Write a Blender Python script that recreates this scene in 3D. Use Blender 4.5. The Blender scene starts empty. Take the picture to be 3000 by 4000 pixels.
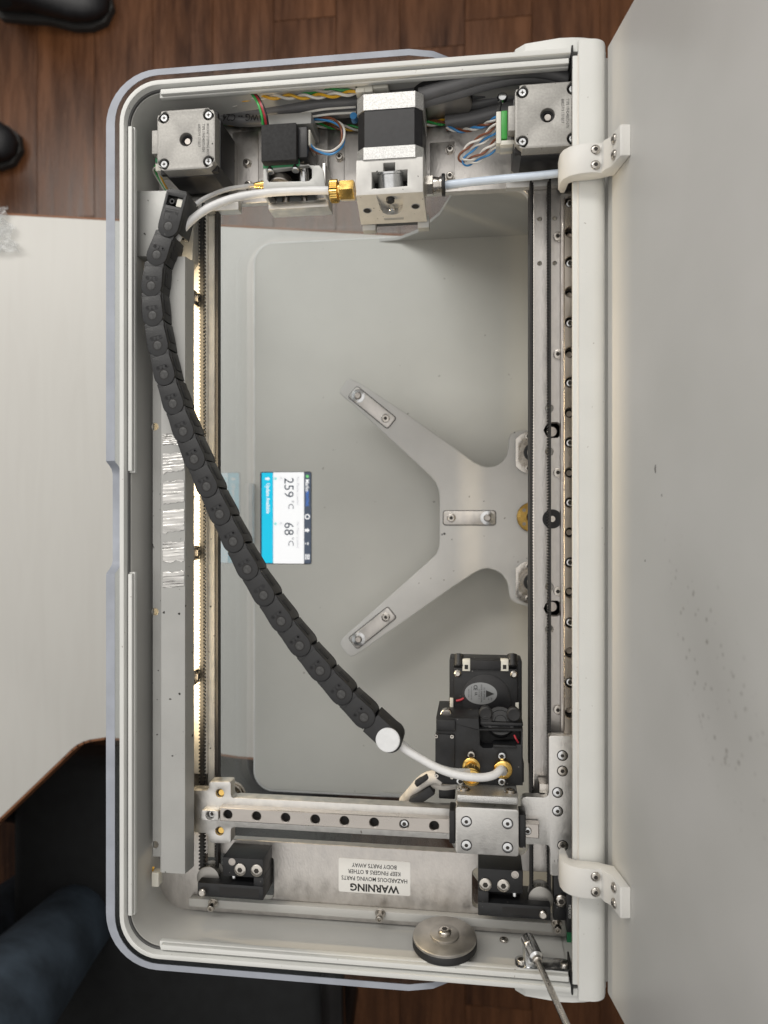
import bpy, bmesh, math, random
from mathutils import Vector, Matrix
random.seed(7)
SC = bpy.context.scene
COL = SC.collection
S = 0.001                                   # everything below is written in millimetres, the desk top is z = 0

# ------------------------------------------------------------------ camera
TILT = math.radians(7.25); FPX = 2850.0; CAMZ = 816.6
cam_d = bpy.data.cameras.new('camera'); cam = bpy.data.objects.new('camera', cam_d); COL.objects.link(cam)
cam.location = (0, 0, CAMZ*S); cam.rotation_euler = (0, TILT, 0)
cam_d.sensor_fit = 'AUTO'; cam_d.sensor_width = 36; cam_d.lens = FPX/4000*36
cam_d.clip_start = 0.01; cam_d.clip_end = 50
cam_d.dof.use_dof = True; cam_d.dof.focus_distance = 0.50; cam_d.dof.aperture_fstop = 8
SC.camera = cam
# ------------------------------------------------------------------ world, room lamp and added ceiling bounce, exposure
w = bpy.data.worlds.new('World'); SC.world = w; w.use_nodes = True
w.node_tree.nodes['Background'].inputs[0].default_value = (1.0, 0.975, 0.94, 1)
w.node_tree.nodes['Background'].inputs[1].default_value = 0.12
def area(name, loc, sx, sy, power, col, aim=(0, 0, -1)):
    d = bpy.data.lights.new(name, 'AREA'); d.shape = 'RECTANGLE'; d.size = sx*S; d.size_y = sy*S
    d.energy = power; d.color = col
    o = bpy.data.objects.new(name, d); COL.objects.link(o); o.location = Vector(loc)*S
    o.rotation_euler = Vector(aim).to_track_quat('-Z', 'Y').to_euler()
    return o
area('ceiling_light', (-1300, 1750, 1900), 3000, 650, 46, (1.0, 0.965, 0.91))
area('ceiling_light', (-500, 500, 1950), 3600, 3600, 40, (1.0, 0.97, 0.93))  # broad soft emitter added to stand for light bounced off the ceiling
SC.view_settings.view_transform = 'Standard'; SC.view_settings.look = 'None'
SC.view_settings.exposure = 0.0; SC.view_settings.gamma = 1.0
SC.render.engine = 'CYCLES'
SC.cycles.use_denoising = True; SC.cycles.max_bounces = 8; SC.cycles.transparent_max_bounces = 16
SC.cycles.caustics_reflective = False; SC.cycles.caustics_refractive = False; SC.cycles.sample_clamp_indirect = 6

# ------------------------------------------------------------------ measuring: photograph pixel + height -> place
_c, _s = math.cos(TILT), math.sin(TILT)
def at(px, py, z):
    u = (px-1500)/FPX; v = (2000-py)/FPX
    t = (z-CAMZ)/-(u*_s+_c)
    return Vector(((u*_c-_s)*t, v*t, z))
def atY(px, py, yw):                         # the same for a point on an upright wall y = yw
    u = (px-1500)/FPX; t = yw/((2000-py)/FPX)
    return Vector(((u*_c-_s)*t, yw, CAMZ-(u*_s+_c)*t))
def X(px, z, py=2000): return at(px, py, z).x
def Y(py, z, px=1500): return at(px, py, z).y
YC = -5.0                                    # middle of the printer along its long side

# ------------------------------------------------------------------ materials
def M(name, col, rough=.5, metal=0., var=.08, vs=60., bump=0., bs=400., stretch=None, rot=0., coat=0., spec=.5,
      speck=0., sp_s=500., sp_col=(.02, .018, .015), trans=0., emit=None, estr=0., rvar=.0, alpha=1., sss=0.):
    m = bpy.data.materials.new(name); m.use_nodes = True; nt = m.node_tree; N = nt.nodes; L = nt.links
    b = N['Principled BSDF']; b.inputs['Roughness'].default_value = rough; b.inputs['Metallic'].default_value = metal
    b.inputs['Specular IOR Level'].default_value = spec; b.inputs['Coat Weight'].default_value = coat
    b.inputs['Transmission Weight'].default_value = trans; b.inputs['Alpha'].default_value = alpha
    if sss: b.inputs['Subsurface Weight'].default_value = sss; b.inputs['Subsurface Scale'].default_value = .004
    tc = N.new('ShaderNodeTexCoord'); mp = N.new('ShaderNodeMapping'); L.new(tc.outputs['Object'], mp.inputs[0])
    if stretch: mp.inputs['Scale'].default_value = stretch
    mp.inputs['Rotation'].default_value = (0, 0, rot)
    n = N.new('ShaderNodeTexNoise'); n.inputs['Scale'].default_value = vs; n.inputs['Detail'].default_value = 6
    L.new(mp.outputs[0], n.inputs[0])
    r = N.new('ShaderNodeMapRange'); r.inputs[1].default_value = .3; r.inputs[2].default_value = .7
    r.inputs[3].default_value = 1-var; r.inputs[4].default_value = 1+var; L.new(n.outputs[0], r.inputs[0])
    mx = N.new('ShaderNodeMix'); mx.data_type = 'RGBA'; mx.blend_type = 'MULTIPLY'; mx.inputs[0].default_value = 1
    mx.inputs[6].default_value = (*col, 1); L.new(r.outputs[0], mx.inputs[7])
    out = mx.outputs[2]
    if speck:
        v = N.new('ShaderNodeTexNoise'); v.inputs['Scale'].default_value = sp_s; v.inputs['Detail'].default_value = 1
        L.new(tc.outputs['Object'], v.inputs[0])
        q = N.new('ShaderNodeMapRange'); q.inputs[1].default_value = .76-.06*speck; q.inputs[2].default_value = .80-.06*speck
        L.new(v.outputs[0], q.inputs[0])
        m2 = N.new('ShaderNodeMix'); m2.data_type = 'RGBA'; L.new(q.outputs[0], m2.inputs[0]); L.new(out, m2.inputs[6])
        m2.inputs[7].default_value = (*sp_col, 1); out = m2.outputs[2]
    L.new(out, b.inputs['Base Color'])
    if rvar:
        q = N.new('ShaderNodeMapRange'); q.inputs[1].default_value = .3; q.inputs[2].default_value = .7
        q.inputs[3].default_value = max(.02, rough-rvar); q.inputs[4].default_value = rough+rvar
        L.new(n.outputs[0], q.inputs[0]); L.new(q.outputs[0], b.inputs['Roughness'])
    if bump:
        n2 = N.new('ShaderNodeTexNoise'); n2.inputs['Scale'].default_value = bs; n2.inputs['Detail'].default_value = 3
        L.new(mp.outputs[0], n2.inputs[0])
        bp = N.new('ShaderNodeBump'); bp.inputs['Strength'].default_value = bump; bp.inputs['Distance'].default_value = .0006
        L.new(n2.outputs[0], bp.inputs['Height']); L.new(bp.outputs[0], b.inputs['Normal'])
    if emit:
        b.inputs['Emission Color'].default_value = (*emit, 1); b.inputs['Emission Strength'].default_value = estr
    return m

WHITE = M('white powder coat', (.74, .745, .72), .48, var=.035, vs=25, bump=.12, bs=1400, speck=.05, sp_s=330, sp_col=(.45, .43, .40))
LIDW = M('white lid coat', (.66, .665, .65), .42, var=.06, vs=9, bump=.10, bs=1400)
HINGEW = M('hinge white paint', (.76, .75, .72), .42, var=.03, vs=30, bump=.05, bs=1500)
BASEG = M('base grey coat', (.66, .65, .605), .42, var=.04, vs=14, bump=.10, bs=1500, speck=-.6, sp_s=160, sp_col=(.3, .28, .25))
WALLIN = M('inner wall coat', (.56, .555, .53), .36, var=.04, vs=20, bump=.06, bs=1200)
ALU = M('tumbled aluminium', (.66, .65, .63), .46, 1., var=.10, vs=160, bump=.20, bs=900, rvar=.08, speck=-.1, sp_s=300, sp_col=(.3, .28, .25))
ALUB = M('brushed aluminium', (.61, .585, .56), .42, 1., var=.12, vs=170, bump=.22, bs=700, stretch=(1, .55, 1), rot=.9, rvar=.08)
ALUC = M('coated grey cover', (.42, .42, .405), .42, .35, var=.05, vs=40, bump=.12, bs=1500, speck=.2, sp_s=240)
CAST = M('sandblasted motor cap', (.38, .37, .35), .52, .6, var=.10, vs=700, bump=.22, bs=1600, speck=.2, sp_s=300)
CASTL = M('bright cast end bell', (.60, .60, .59), .45, .8, var=.22, vs=1300, bump=.35, bs=1700)
STEEL = M('rail steel', (.46, .43, .40), .30, 1., var=.14, vs=90, stretch=(.25, 1, 1), rvar=.08)
STEELY = M('y rail steel', (.52, .475, .435), .30, 1., var=.14, vs=90, stretch=(1, .25, 1), rvar=.08)
CHROME = M('bright screw steel', (.62, .63, .64), .22, 1., var=.10, vs=300)
NICK = M('nickel', (.54, .51, .47), .26, 1., var=.10, vs=200, rvar=.06)
DISCM = M('turned steel disc', (.46, .44, .41), .46, 1., var=.14, vs=90, rvar=.1)
BRASS = M('brass', (.78, .52, .16), .24, 1., var=.14, vs=160, rvar=.07)
BLACK = M('black plastic', (.011, .0115, .013), .46, var=.3, vs=200, bump=.12, bs=1300, speck=.10, sp_s=420, sp_col=(.25, .24, .23))
BLACKM = M('matte black foam', (.022, .022, .023), .75, var=.3, vs=400, bump=.4, bs=1700)
MOTB = M('black lamination', (.016, .016, .018), .40, var=.2, vs=300)
CHAINB = M('chain nylon', (.016, .0165, .018), .42, var=.45, vs=60, bump=.14, bs=900, rvar=.12, speck=-.3, sp_s=260, sp_col=(.10, .10, .10))
CHAIND = M('chain nylon dark', (.010, .010, .012), .5, var=.3, vs=150)
BELT = M('belt rubber', (.012, .011, .011), .55, var=.2, vs=300)
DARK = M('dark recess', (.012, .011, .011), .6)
PTFE = M('white tube', (.80, .80, .80), .34, var=.06, vs=120, coat=.15)
PTFEB = M('bluish tube', (.66, .75, .88), .28, var=.05, vs=120, coat=.2)
CLEART = M('clear tube', (.72, .73, .74), .15, var=.05, alpha=.55)
CAPW = M('white cap', (.84, .85, .86), .5, var=.05, vs=200, bump=.1, bs=800)
CABLE = M('grey cable jacket', (.16, .16, .165), .38, var=.1, vs=60)
CABLED = M('dark sleeve', (.035, .034, .034), .5, var=.15, vs=80)
W_G = M('green wire', (.05, .42, .10), .35); W_Y = M('yellow wire', (.80, .45, .03), .35); W_W = M('white wire', (.75, .73, .68), .35)
W_R = M('red wire', (.40, .03, .045), .35); W_K = M('black wire', (.02, .02, .02), .35); W_B = M('blue wire', (.06, .28, .62), .35)
W_N = M('brown wire', (.22, .075, .035), .35)
PCB = M('green board', (.02, .20, .08), .4); NEON = M('green connector', (.045, .36, .055), .4)
IVORY = M('ivory connector', (.74, .72, .64), .45, var=.05)
PAPER = M('label white', (.80, .79, .76), .45, var=.02)
INK = M('label ink', (.015, .015, .015), .5)
INKG = M('stamped ink', (.05, .05, .05), .5)
FOIL = M('worn foil tape', (.60, .59, .57), .30, .8, var=.35, vs=90, stretch=(.35, 3.2, 1), bump=.8, bs=120, rvar=.12)
FANLBL = M('fan sticker', (.30, .31, .32), .38, .4, var=.06)
RUBBER = M('rubber ring', (.012, .012, .013), .5)
EDGEAC = M('frosted acrylic edge', (.37, .395, .45), .5, var=.10, vs=60, stretch=(1, 1, 1), bump=.15, bs=900)
SHOE = M('black shoe leather', (.012, .012, .014), .5, var=.3, vs=40, bump=.3, bs=120)
SEAT = M('black chair fabric', (.010, .011, .012), .6, var=.25, vs=50, bump=.3, bs=900)
CHAIRP = M('black chair plastic', (.012, .011, .011), .22, var=.2, vs=30)
JEANS = M('blue denim', (.055, .078, .105), .9, var=.5, vs=14, bump=.8, bs=45, stretch=(1, 1, 1.6))
JACKET = M('dark cloth', (.018, .022, .024), .9, var=.35, vs=25, bump=.5, bs=500)
SOLE = M('shoe sole', (.03, .028, .026), .7)

def node_mat(name):
    m = bpy.data.materials.new(name); m.use_nodes = True
    return m, m.node_tree, m.node_tree.nodes, m.node_tree.links
# clear acrylic sheet: clear with a Fresnel gloss
ACRYL, nt, N, L = node_mat('clear acrylic')
N.remove(N['Principled BSDF']); tr = N.new('ShaderNodeBsdfTransparent'); tr.inputs[0].default_value = (.93, .95, .96, 1)
gl = N.new('ShaderNodeBsdfGlossy'); gl.inputs['Roughness'].default_value = .02; gl.inputs[0].default_value = (1, 1, 1, 1)
lw = N.new('ShaderNodeLayerWeight'); pw = N.new('ShaderNodeMath'); pw.operation = 'POWER'; pw.inputs[1].default_value = 5; L.new(lw.outputs['Facing'], pw.inputs[0])
fr = N.new('ShaderNodeMath'); fr.operation = 'MULTIPLY_ADD'; fr.inputs[1].default_value = .9; fr.inputs[2].default_value = .035; L.new(pw.outputs[0], fr.inputs[0]); mx = N.new('ShaderNodeMixShader')
L.new(fr.outputs[0], mx.inputs[0]); L.new(tr.outputs[0], mx.inputs[1]); L.new(gl.outputs[0], mx.inputs[2])
L.new(mx.outputs[0], N['Material Output'].inputs[0])
# plank wood
def wood(name, base, dark, gl_r=.30):
    m, nt, N, L = node_mat(name); b = N['Principled BSDF']; b.inputs['Specular IOR Level'].default_value = .34
    tc = N.new('ShaderNodeTexCoord'); oi = N.new('ShaderNodeObjectInfo')
    ad = N.new('ShaderNodeVectorMath'); ad.operation = 'ADD'; L.new(tc.outputs['Object'], ad.inputs[0]); L.new(oi.outputs['Random'], ad.inputs[1])
    mp = N.new('ShaderNodeMapping'); mp.inputs['Scale'].default_value = (1, .10, 1); L.new(ad.outputs[0], mp.inputs[0])
    n1 = N.new('ShaderNodeTexNoise'); n1.inputs['Scale'].default_value = 55; n1.inputs['Detail'].default_value = 8; n1.inputs['Roughness'].default_value = .65
    L.new(mp.outputs[0], n1.inputs[0])
    mp2 = N.new('ShaderNodeMapping'); mp2.inputs['Scale'].default_value = (1, .4, 1); L.new(ad.outputs[0], mp2.inputs[0])
    n2 = N.new('ShaderNodeTexNoise'); n2.inputs['Scale'].default_value = 7; n2.inputs['Detail'].default_value = 4; L.new(mp2.outputs[0], n2.inputs[0])
    mu = N.new('ShaderNodeMath'); mu.operation = 'MULTIPLY_ADD'; mu.inputs[1].default_value = .6; L.new(n1.outputs[0], mu.inputs[0])
    mu2 = N.new('ShaderNodeMath'); mu2.operation = 'MULTIPLY'; mu2.inputs[1].default_value = .55; L.new(n2.outputs[0], mu2.inputs[0]); L.new(mu2.outputs[0], mu.inputs[2])
    cr = N.new('ShaderNodeValToRGB'); cr.color_ramp.elements[0].position = .40; cr.color_ramp.elements[1].position = .74
    cr.color_ramp.elements[0].color = (*dark, 1); cr.color_ramp.elements[1].color = (*base, 1); L.new(mu.outputs[0], cr.inputs[0])
    L.new(cr.outputs[0], b.inputs['Base Color'])
    mr = N.new('ShaderNodeMapRange'); mr.inputs[3].default_value = gl_r-.08; mr.inputs[4].default_value = gl_r+.14; L.new(n1.outputs[0], mr.inputs[0]); L.new(mr.outputs[0], b.inputs['Roughness'])
    bp = N.new('ShaderNodeBump'); bp.inputs['Strength'].default_value = .22; bp.inputs['Distance'].default_value = .001
    L.new(n1.outputs[0], bp.inputs['Height']); L.new(bp.outputs[0], b.inputs['Normal'])
    return m
WOOD = wood('floor wood', (.165, .066, .026), (.034, .012, .005), .24)
# pale laminate with faint grain
LAM, nt, N, L = node_mat('pale desk laminate'); b = N['Principled BSDF']; b.inputs['Roughness'].default_value = .42
tc = N.new('ShaderNodeTexCoord'); mp = N.new('ShaderNodeMapping'); mp.inputs['Scale'].default_value = (1, .12, 1); L.new(tc.outputs['Object'], mp.inputs[0])
wv = N.new('ShaderNodeTexNoise'); wv.inputs['Scale'].default_value = 42; wv.inputs['Detail'].default_value = 7; wv.inputs['Distortion'].default_value = 1.4; L.new(mp.outputs[0], wv.inputs[0])
cr = N.new('ShaderNodeValToRGB'); cr.color_ramp.elements[0].position = .30; cr.color_ramp.elements[0].color = (.590, .578, .545, 1)
cr.color_ramp.elements[1].position = .62; cr.color_ramp.elements[1].color = (.608, .598, .565, 1); L.new(wv.outputs[0], cr.inputs[0]); L.new(cr.outputs[0], b.inputs['Base Color'])
EDGEB = M('brown edge band', (.22, .085, .03), .5, var=.2, vs=60)
def emis(name, col, st):
    m, nt, N, L = node_mat(name); b = N['Principled BSDF']; b.inputs['Base Color'].default_value = (*[c*.3 for c in col], 1)
    b.inputs['Roughness'].default_value = .2; b.inputs['Emission Color'].default_value = (*col, 1); b.inputs['Emission Strength'].default_value = st
    return m
E_WHITE = emis('screen white', (1, 1, 1), .82); E_CYAN = emis('screen cyan', (.0, .60, .86), .80); E_SLATE = emis('screen slate', (.085, .105, .145), .8)
E_NAVY = emis('screen navy', (.0, .045, .13), .6); E_INK = emis('screen ink', (.01, .03, .06), .6); E_GREY = emis('screen grey', (.50, .50, .52), .8)
E_GREEN = emis('screen green', (.22, .75, .25), .8); E_BLUE = emis('screen blue', (.08, .22, .68), .8); E_TEAL = emis('screen teal', (.40, .80, .78), .8)
E_LED = emis('warm led', (1.0, .78, .45), 9.0)

# ------------------------------------------------------------------ mesh builder
class MB:
    def __init__(self): self.v = []; self.f = []; self.m = []
    def add(self, vs, fs, m=0):
        o = len(self.v); self.v += [tuple(p) for p in vs]; self.f += [tuple(i+o for i in f) for f in fs]; self.m += [m]*len(fs); return self
    def bm(self, bm, m=0):
        bm.verts.index_update(); return self.add([v.co[:] for v in bm.verts], [[v.index for v in f.verts] for f in bm.faces], m)
    def box(self, x0, x1, y0, y1, z0, z1, bev=0, m=0, seg=2):
        b = bmesh.new(); bmesh.ops.create_cube(b, size=1)
        for v in b.verts: v.co = ((x0+x1)/2+v.co.x*(x1-x0), (y0+y1)/2+v.co.y*(y1-y0), (z0+z1)/2+v.co.z*(z1-z0))
        if bev: bmesh.ops.bevel(b, geom=b.edges[:], offset=bev, segments=seg, affect='EDGES', profile=.5)
        self.bm(b, m); b.free(); return self
    def obox(self, c, ax, ay, az, sx, sy, sz, bev=0, m=0):                   # box with its own axes
        t = MB().box(-sx/2, sx/2, -sy/2, sy/2, -sz/2, sz/2, bev)
        return self.add([Vector(c)+Vector(ax)*p[0]+Vector(ay)*p[1]+Vector(az)*p[2] for p in t.v], t.f, m)
    def prism(self, poly, z0, z1, holes=(), bev=0, m=0, seg=2):
        b = bmesh.new()
        def loop(pts):
            vs = [b.verts.new((p[0], p[1], z1)) for p in pts]
            return vs, [b.edges.new((vs[i], vs[(i+1) % len(vs)])) for i in range(len(vs))]
        def ar(p): return sum(p[i][0]*p[(i+1) % len(p)][1]-p[(i+1) % len(p)][0]*p[i][1] for i in range(len(p)))
        if ar(poly) < 0: poly = poly[::-1]
        vs, es = loop(poly)
        if holes:
            for h in holes: es += loop(h)[1]
            fs = [g for g in bmesh.ops.triangle_fill(b, edges=es, use_beauty=True, use_dissolve=False)['geom'] if isinstance(g, bmesh.types.BMFace)]
        else: fs = [b.faces.new(vs)]
        bmesh.ops.recalc_face_normals(b, faces=fs)
        if fs[0].normal.z < 0: bmesh.ops.reverse_faces(b, faces=fs)
        r = bmesh.ops.extrude_face_region(b, geom=fs)
        top = [g for g in r['geom'] if isinstance(g, bmesh.types.BMVert)]
        tops = set(top)
        for v in b.verts:
            if v not in tops: v.co.z = z0
        # extrude keeps old faces as the bottom
        bmesh.ops.recalc_face_normals(b, faces=b.faces[:])
        if bev:
            ee = [e for e in b.edges if e.verts[0].co.z > z1-1e-4 and e.verts[1].co.z > z1-1e-4 and len(e.link_faces) == 2 and min(abs(f.normal.z) for f in e.link_faces) < .5]
            bmesh.ops.bevel(b, geom=ee, offset=bev, segments=seg, affect='EDGES', profile=.5)
        self.bm(b, m); b.free(); return self
    def lathe(self, prof, c=(0, 0, 0), axis=(0, 0, 1), n=20, m=0):            # prof: (r, h) or (r, h, lobes, depth)
        a = Vector(axis).normalized(); u = a.orthogonal().normalized(); 
        if abs(a.z) > .99: u = Vector((1, 0, 0))
        w_ = a.cross(u); vs = []; fs = []; c = Vector(c)
        for p in prof:
            for i in range(n):
                t = 2*math.pi*i/n; r = p[0]
                if len(p) > 2 and p[2] == 6: r = p[0]/max(.5, math.cos((t % (math.pi/3))-math.pi/6))*.93
                if len(p) > 2 and p[2] == 4: r = p[0]*(1.0 if (i % (n//4)) == 0 else .45)
                if len(p) > 2 and p[2] > 8: r = p[0]*(1+(.06 if i % 2 else 0))
                vs.append(c+u*(r*math.cos(t))+w_*(r*math.sin(t))+a*p[1])
        k = len(prof)
        for j in range(k-1):
            for i in range(n): fs.append((j*n+i, j*n+(i+1) % n, (j+1)*n+(i+1) % n, (j+1)*n+i))
        fs.append(tuple(range(n))[::-1]); fs.append(tuple((k-1)*n+i for i in range(n)))
        return self.add(vs, fs, m)
    def cyl(self, c, r, h, axis=(0, 0, 1), n=20, ch=0, m=0):
        ch = ch or min(r, h)*.12
        return self.lathe([(r-ch*.2, 0), (r, ch*.2), (r, h-ch), (r-ch, h)], c, axis, n, m)
    def tube(self, pts, r, n=8, m=0, sub=6, flat=1.):
        P = [Vector(p) for p in pts]
        if sub > 1 and len(P) > 2:
            Q = [P[0]*2-P[1]]+P+[P[-1]*2-P[-2]]; R = []
            for i in range(1, len(Q)-2):
                for k in range(sub):
                    t = k/sub; a, b_, c, d = Q[i-1], Q[i], Q[i+1], Q[i+2]
                    R.append(.5*((2*b_)+(c-a)*t+(2*a-5*b_+4*c-d)*t*t+(3*b_-a-3*c+d)*t**3))
            P = R+[P[-1]]
        vs = []; fs = []; up = None
        for i, p in enumerate(P):
            t = (P[min(i+1, len(P)-1)]-P[max(i-1, 0)]).normalized()
            if up is None: up = t.orthogonal().normalized()
            up = (up-t*up.dot(t)).normalized(); sd = t.cross(up)
            for k in range(n):
                q = 2*math.pi*k/n; vs.append(p+up*(r*math.cos(q))+sd*(r*math.sin(q)))
        for i in range(len(P)-1):
            for k in range(n): fs.append((i*n+k, i*n+(k+1) % n, (i+1)*n+(k+1) % n, (i+1)*n+k))
        fs.append(tuple(range(n))[::-1]); fs.append(tuple((len(P)-1)*n+k for k in range(n)))
        return self.add(vs, fs, m)
    def mesh(self, name, mats, ang=38):
        me = bpy.data.meshes.new(name); me.from_pydata([(p[0]*S, p[1]*S, p[2]*S) for p in self.v], [], self.f)
        for x in (mats if isinstance(mats, (list, tuple)) else [mats]): me.materials.append(x)
        me.polygons.foreach_set('material_index', self.m); me.polygons.foreach_set('use_smooth', [True]*len(self.f))
        me.update(); me.validate(); 
        b = bmesh.new(); b.from_mesh(me); bmesh.ops.recalc_face_normals(b, faces=b.faces[:]); b.to_mesh(me); b.free()
        me.set_sharp_from_angle(angle=math.radians(ang)); return me
    def build(self, name, mats, parent=None, **k): return link(name, self.mesh(name, mats, **k), parent)
WL = {}                                                                        # world place of every object (mm), none is turned unless it is a leaf
def link(name, me, parent=None, loc=(0, 0, 0), rot=None):
    o = bpy.data.objects.new(name, me); COL.objects.link(o); loc = Vector(loc)
    if parent is not None: o.parent = parent; o.location = (loc-WL[parent])*S
    else: o.location = loc*S
    if rot is not None: o.rotation_euler = rot
    WL[o] = loc; return o
def tag(o, label=None, cat=None, group=None, kind=None):
    if label: o['label'] = label
    if cat: o['category'] = cat
    if group: o['group'] = group
    if kind: o['kind'] = kind
    return o
def thing(name, label, cat, loc, group=None): return tag(link(name, None, None, loc), label, cat, group)
def arc(cx, cy, r, a0, a1, n=6): return [(cx+r*math.cos(math.radians(a0+(a1-a0)*i/n)), cy+r*math.sin(math.radians(a0+(a1-a0)*i/n))) for i in range(n+1)]
def rrect(x0, x1, y0, y1, r, n=5):
    return arc(x1-r, y0+r, r, -90, 0, n)+arc(x1-r, y1-r, r, 0, 90, n)+arc(x0+r, y1-r, r, 90, 180, n)+arc(x0+r, y0+r, r, 180, 270, n)
def circ(x, y, r, n=14): return arc(x, y, r, 0, 360-360/n, n-1)
def xy(pts, z, ox=0, oy=0, sc=1.): return [tuple(at(ox+p[0]/sc, oy+p[1]/sc, z)[:2]) for p in pts]
FONT_CACHE = {}
def text(body, size, name, mat, parent, c, rotz=0., depth=.12, align='CENTER', bold=0., sx=1.):
    key = (body, size, align, bold, sx)
    cu = bpy.data.curves.new(name, 'FONT'); cu.body = body; cu.size = size*S; cu.align_x = align; cu.align_y = 'CENTER'
    cu.extrude = depth*S/2; cu.offset = bold*S; cu.resolution_u = 2
    o = bpy.data.objects.new(name, cu); COL.objects.link(o); dg = bpy.context.evaluated_depsgraph_get()
    me = bpy.data.meshes.new_from_object(o.evaluated_get(dg)); bpy.data.objects.remove(o); bpy.data.curves.remove(cu)
    if sx != 1.:
        for v in me.vertices: v.co.x *= sx
    me.name = name; me.materials.clear(); me.materials.append(mat)
    return link(name, me, parent, c, (0, 0, rotz))

# shared small hardware (axis +z, base at 0)
def head(r, h, hexr, dome=0., n=24, kind=6):
    return MB().lathe([(r*.97, 0), (r, h*.15), (r, h*.72-dome*.3), (r*.90, h*.92-dome*.1), (hexr*1.35, h+dome*.25), (hexr*1.1, h+dome*.22, kind)], n=n).lathe([(hexr*1.1, h+dome*.22+.02, kind), (hexr, h+dome*.2-.3, kind), (hexr*.95, h*.4, kind)][::-1], n=n, m=1)
SOCK = M('screw socket', (.05, .045, .04), .5, .6)
CAPS = head(2.6, 2.6, 1.25).mesh('screw', [CHROME, SOCK]); CAPN = head(2.6, 2.8, 1.25).mesh('screw', [NICK, SOCK])
BUTS = head(2.9, 1.6, 1.15, 1.0).mesh('screw', [NICK, SOCK]); BUTL = head(4.4, 2.4, 1.7, 1.6).mesh('screw', [NICK, SOCK])
FLAT = head(3.0, .6, 1.1).mesh('screw', [CHROME, SOCK]); FLATN = head(3.0, .6, 1.2).mesh('screw', [NICK, SOCK])
FLATB = head(4.2, 1.6, 1.6).mesh('screw', [NICK, SOCK])
PHIL = head(2.5, 1.6, 1.6, .7, 24, 4).mesh('screw', [CHROME, SOCK]); PHIS = head(1.4, .9, .9, .6, 24, 4).mesh('screw', [NICK, SOCK])
RING = MB().lathe([(3.6, .0), (3.6, .06), (2.5, .06), (2.5, .0)], n=24).mesh('screw_recess', DARK)
WASH = MB().lathe([(3.4, 0), (3.5, .3), (3.5, .7), (3.3, .9)], n=24).mesh('washer', NICK)
def put(me, parent, p, rot=None, name=None): return link(name or me.name, me, parent, p, rot)

# ================================================================== the place: floor, desk
FZ = -750.0
fl = tag(MB().box(-2600, 2200, -2400, 2600, FZ-30, FZ-6).build('floor', M('floor base', (.02, .012, .008), .7)), 'dark wooden plank floor under the desk', kind='structure')
PW = 140.0
pm = {}
for i in range(-13, 13):
    x0 = i*PW-25; y = -2300+random.uniform(0, 500)
    while y < 2500:
        ln = random.choice((900, 1200)); k = ln
        if k not in pm: pm[k] = MB().box(-PW/2+.3, PW/2-.3, -k/2+.3, k/2-.3, -8, 0, .7, seg=1).mesh('plank', WOOD)
        if -1500 < x0 < 700: link('plank', pm[k], fl, (x0+PW/2, y+ln/2, FZ))
        y += ln
# desk: straight edge behind, front edge that turns off at a slant
DE = Y(843, 0, 200); DF = Y(2925, 0, 600)
ZE = 0.0
c0 = at(0, 3195, 0); c1 = at(250, 2955, 0); c2 = at(300, 2910, 0); c3 = at(350, 2890, 0); c4 = at(410, 2881, 0); c5 = at(470, 2885, 0)
d = (Vector(c0)-Vector(c1)).normalized()
front = [tuple((Vector(c0)+d*700)[:2]), tuple(c0[:2]), tuple(c1[:2]), tuple(at(278, 2928, 0)[:2]), tuple(c2[:2]), tuple(at(325, 2898, 0)[:2]), tuple(c3[:2]), tuple(c4[:2]), tuple(c5[:2]), tuple(at(930, 2955, 0)[:2]), (420, at(930, 2955, 0).y-25)]
e0, e1 = at(0, 838, 0), at(1500, 918, 0); ek = (e1.y-e0.y)/(e1.x-e0.x); far = [(420, e0.y+ek*(420-e0.x)), (-1300, e0.y+ek*(-1300-e0.x))]
outline = front+far+[(-1300, front[0][1])]
desk = thing('desk', 'pale laminate desk with brown edge band carrying the printer', 'desk', (-300, 0, 0))
MB().prism(outline, -24, 0, bev=.8).build('top', LAM, desk)
def band(path, nm):
    mb = MB()
    for i in range(len(path)-1):
        a = Vector((*path[i], 0)); b_ = Vector((*path[i+1], 0)); t = (b_-a).normalized(); n_ = Vector((t.y, -t.x, 0))
        mb.obox((a+b_)/2+n_*1.3+Vector((0, 0, -12.6)), t, n_, (0, 0, 1), (b_-a).length+1.2, 2.4, 24.0)
    return mb.build(nm, EDGEB, desk)
band(front, 'edge_band'); band(far, 'edge_band')
for lx, ly in ((-1200, 200), (380, 200), (380, -200), (-900, -800)): MB().box(lx-25, lx+25, ly-25, ly+25, FZ, -24, 3).build('leg', CHAIRP, desk)
# clear plastic wrap at the far left end of the desk
mb = MB(); P0 = at(-45, 995, 0); nx, ny = 16, 22
vs = []; 
for j in range(ny):
    for i in range(nx):
        wv_ = 12*math.sin(j*.7)+6*random.random(); vs.append((P0.x+(i/nx)*(55-j*.9)+wv_*.4-10, P0.y+j*2.6, 1.5+abs(random.gauss(0, 4))+4*math.sin(i*1.3+j*.5)**2))
fs = [(j*nx+i, j*nx+i+1, (j+1)*nx+i+1, (j+1)*nx+i) for j in range(ny-1) for i in range(nx-1)]
wrap_m = M('clear wrap', (.85, .87, .88), .12, alpha=.38)
tag(mb.add(vs, fs).build('plastic_wrap', wrap_m, ang=10), 'crumpled clear plastic wrap lying at the left end of the desk', 'plastic wrap')

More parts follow.
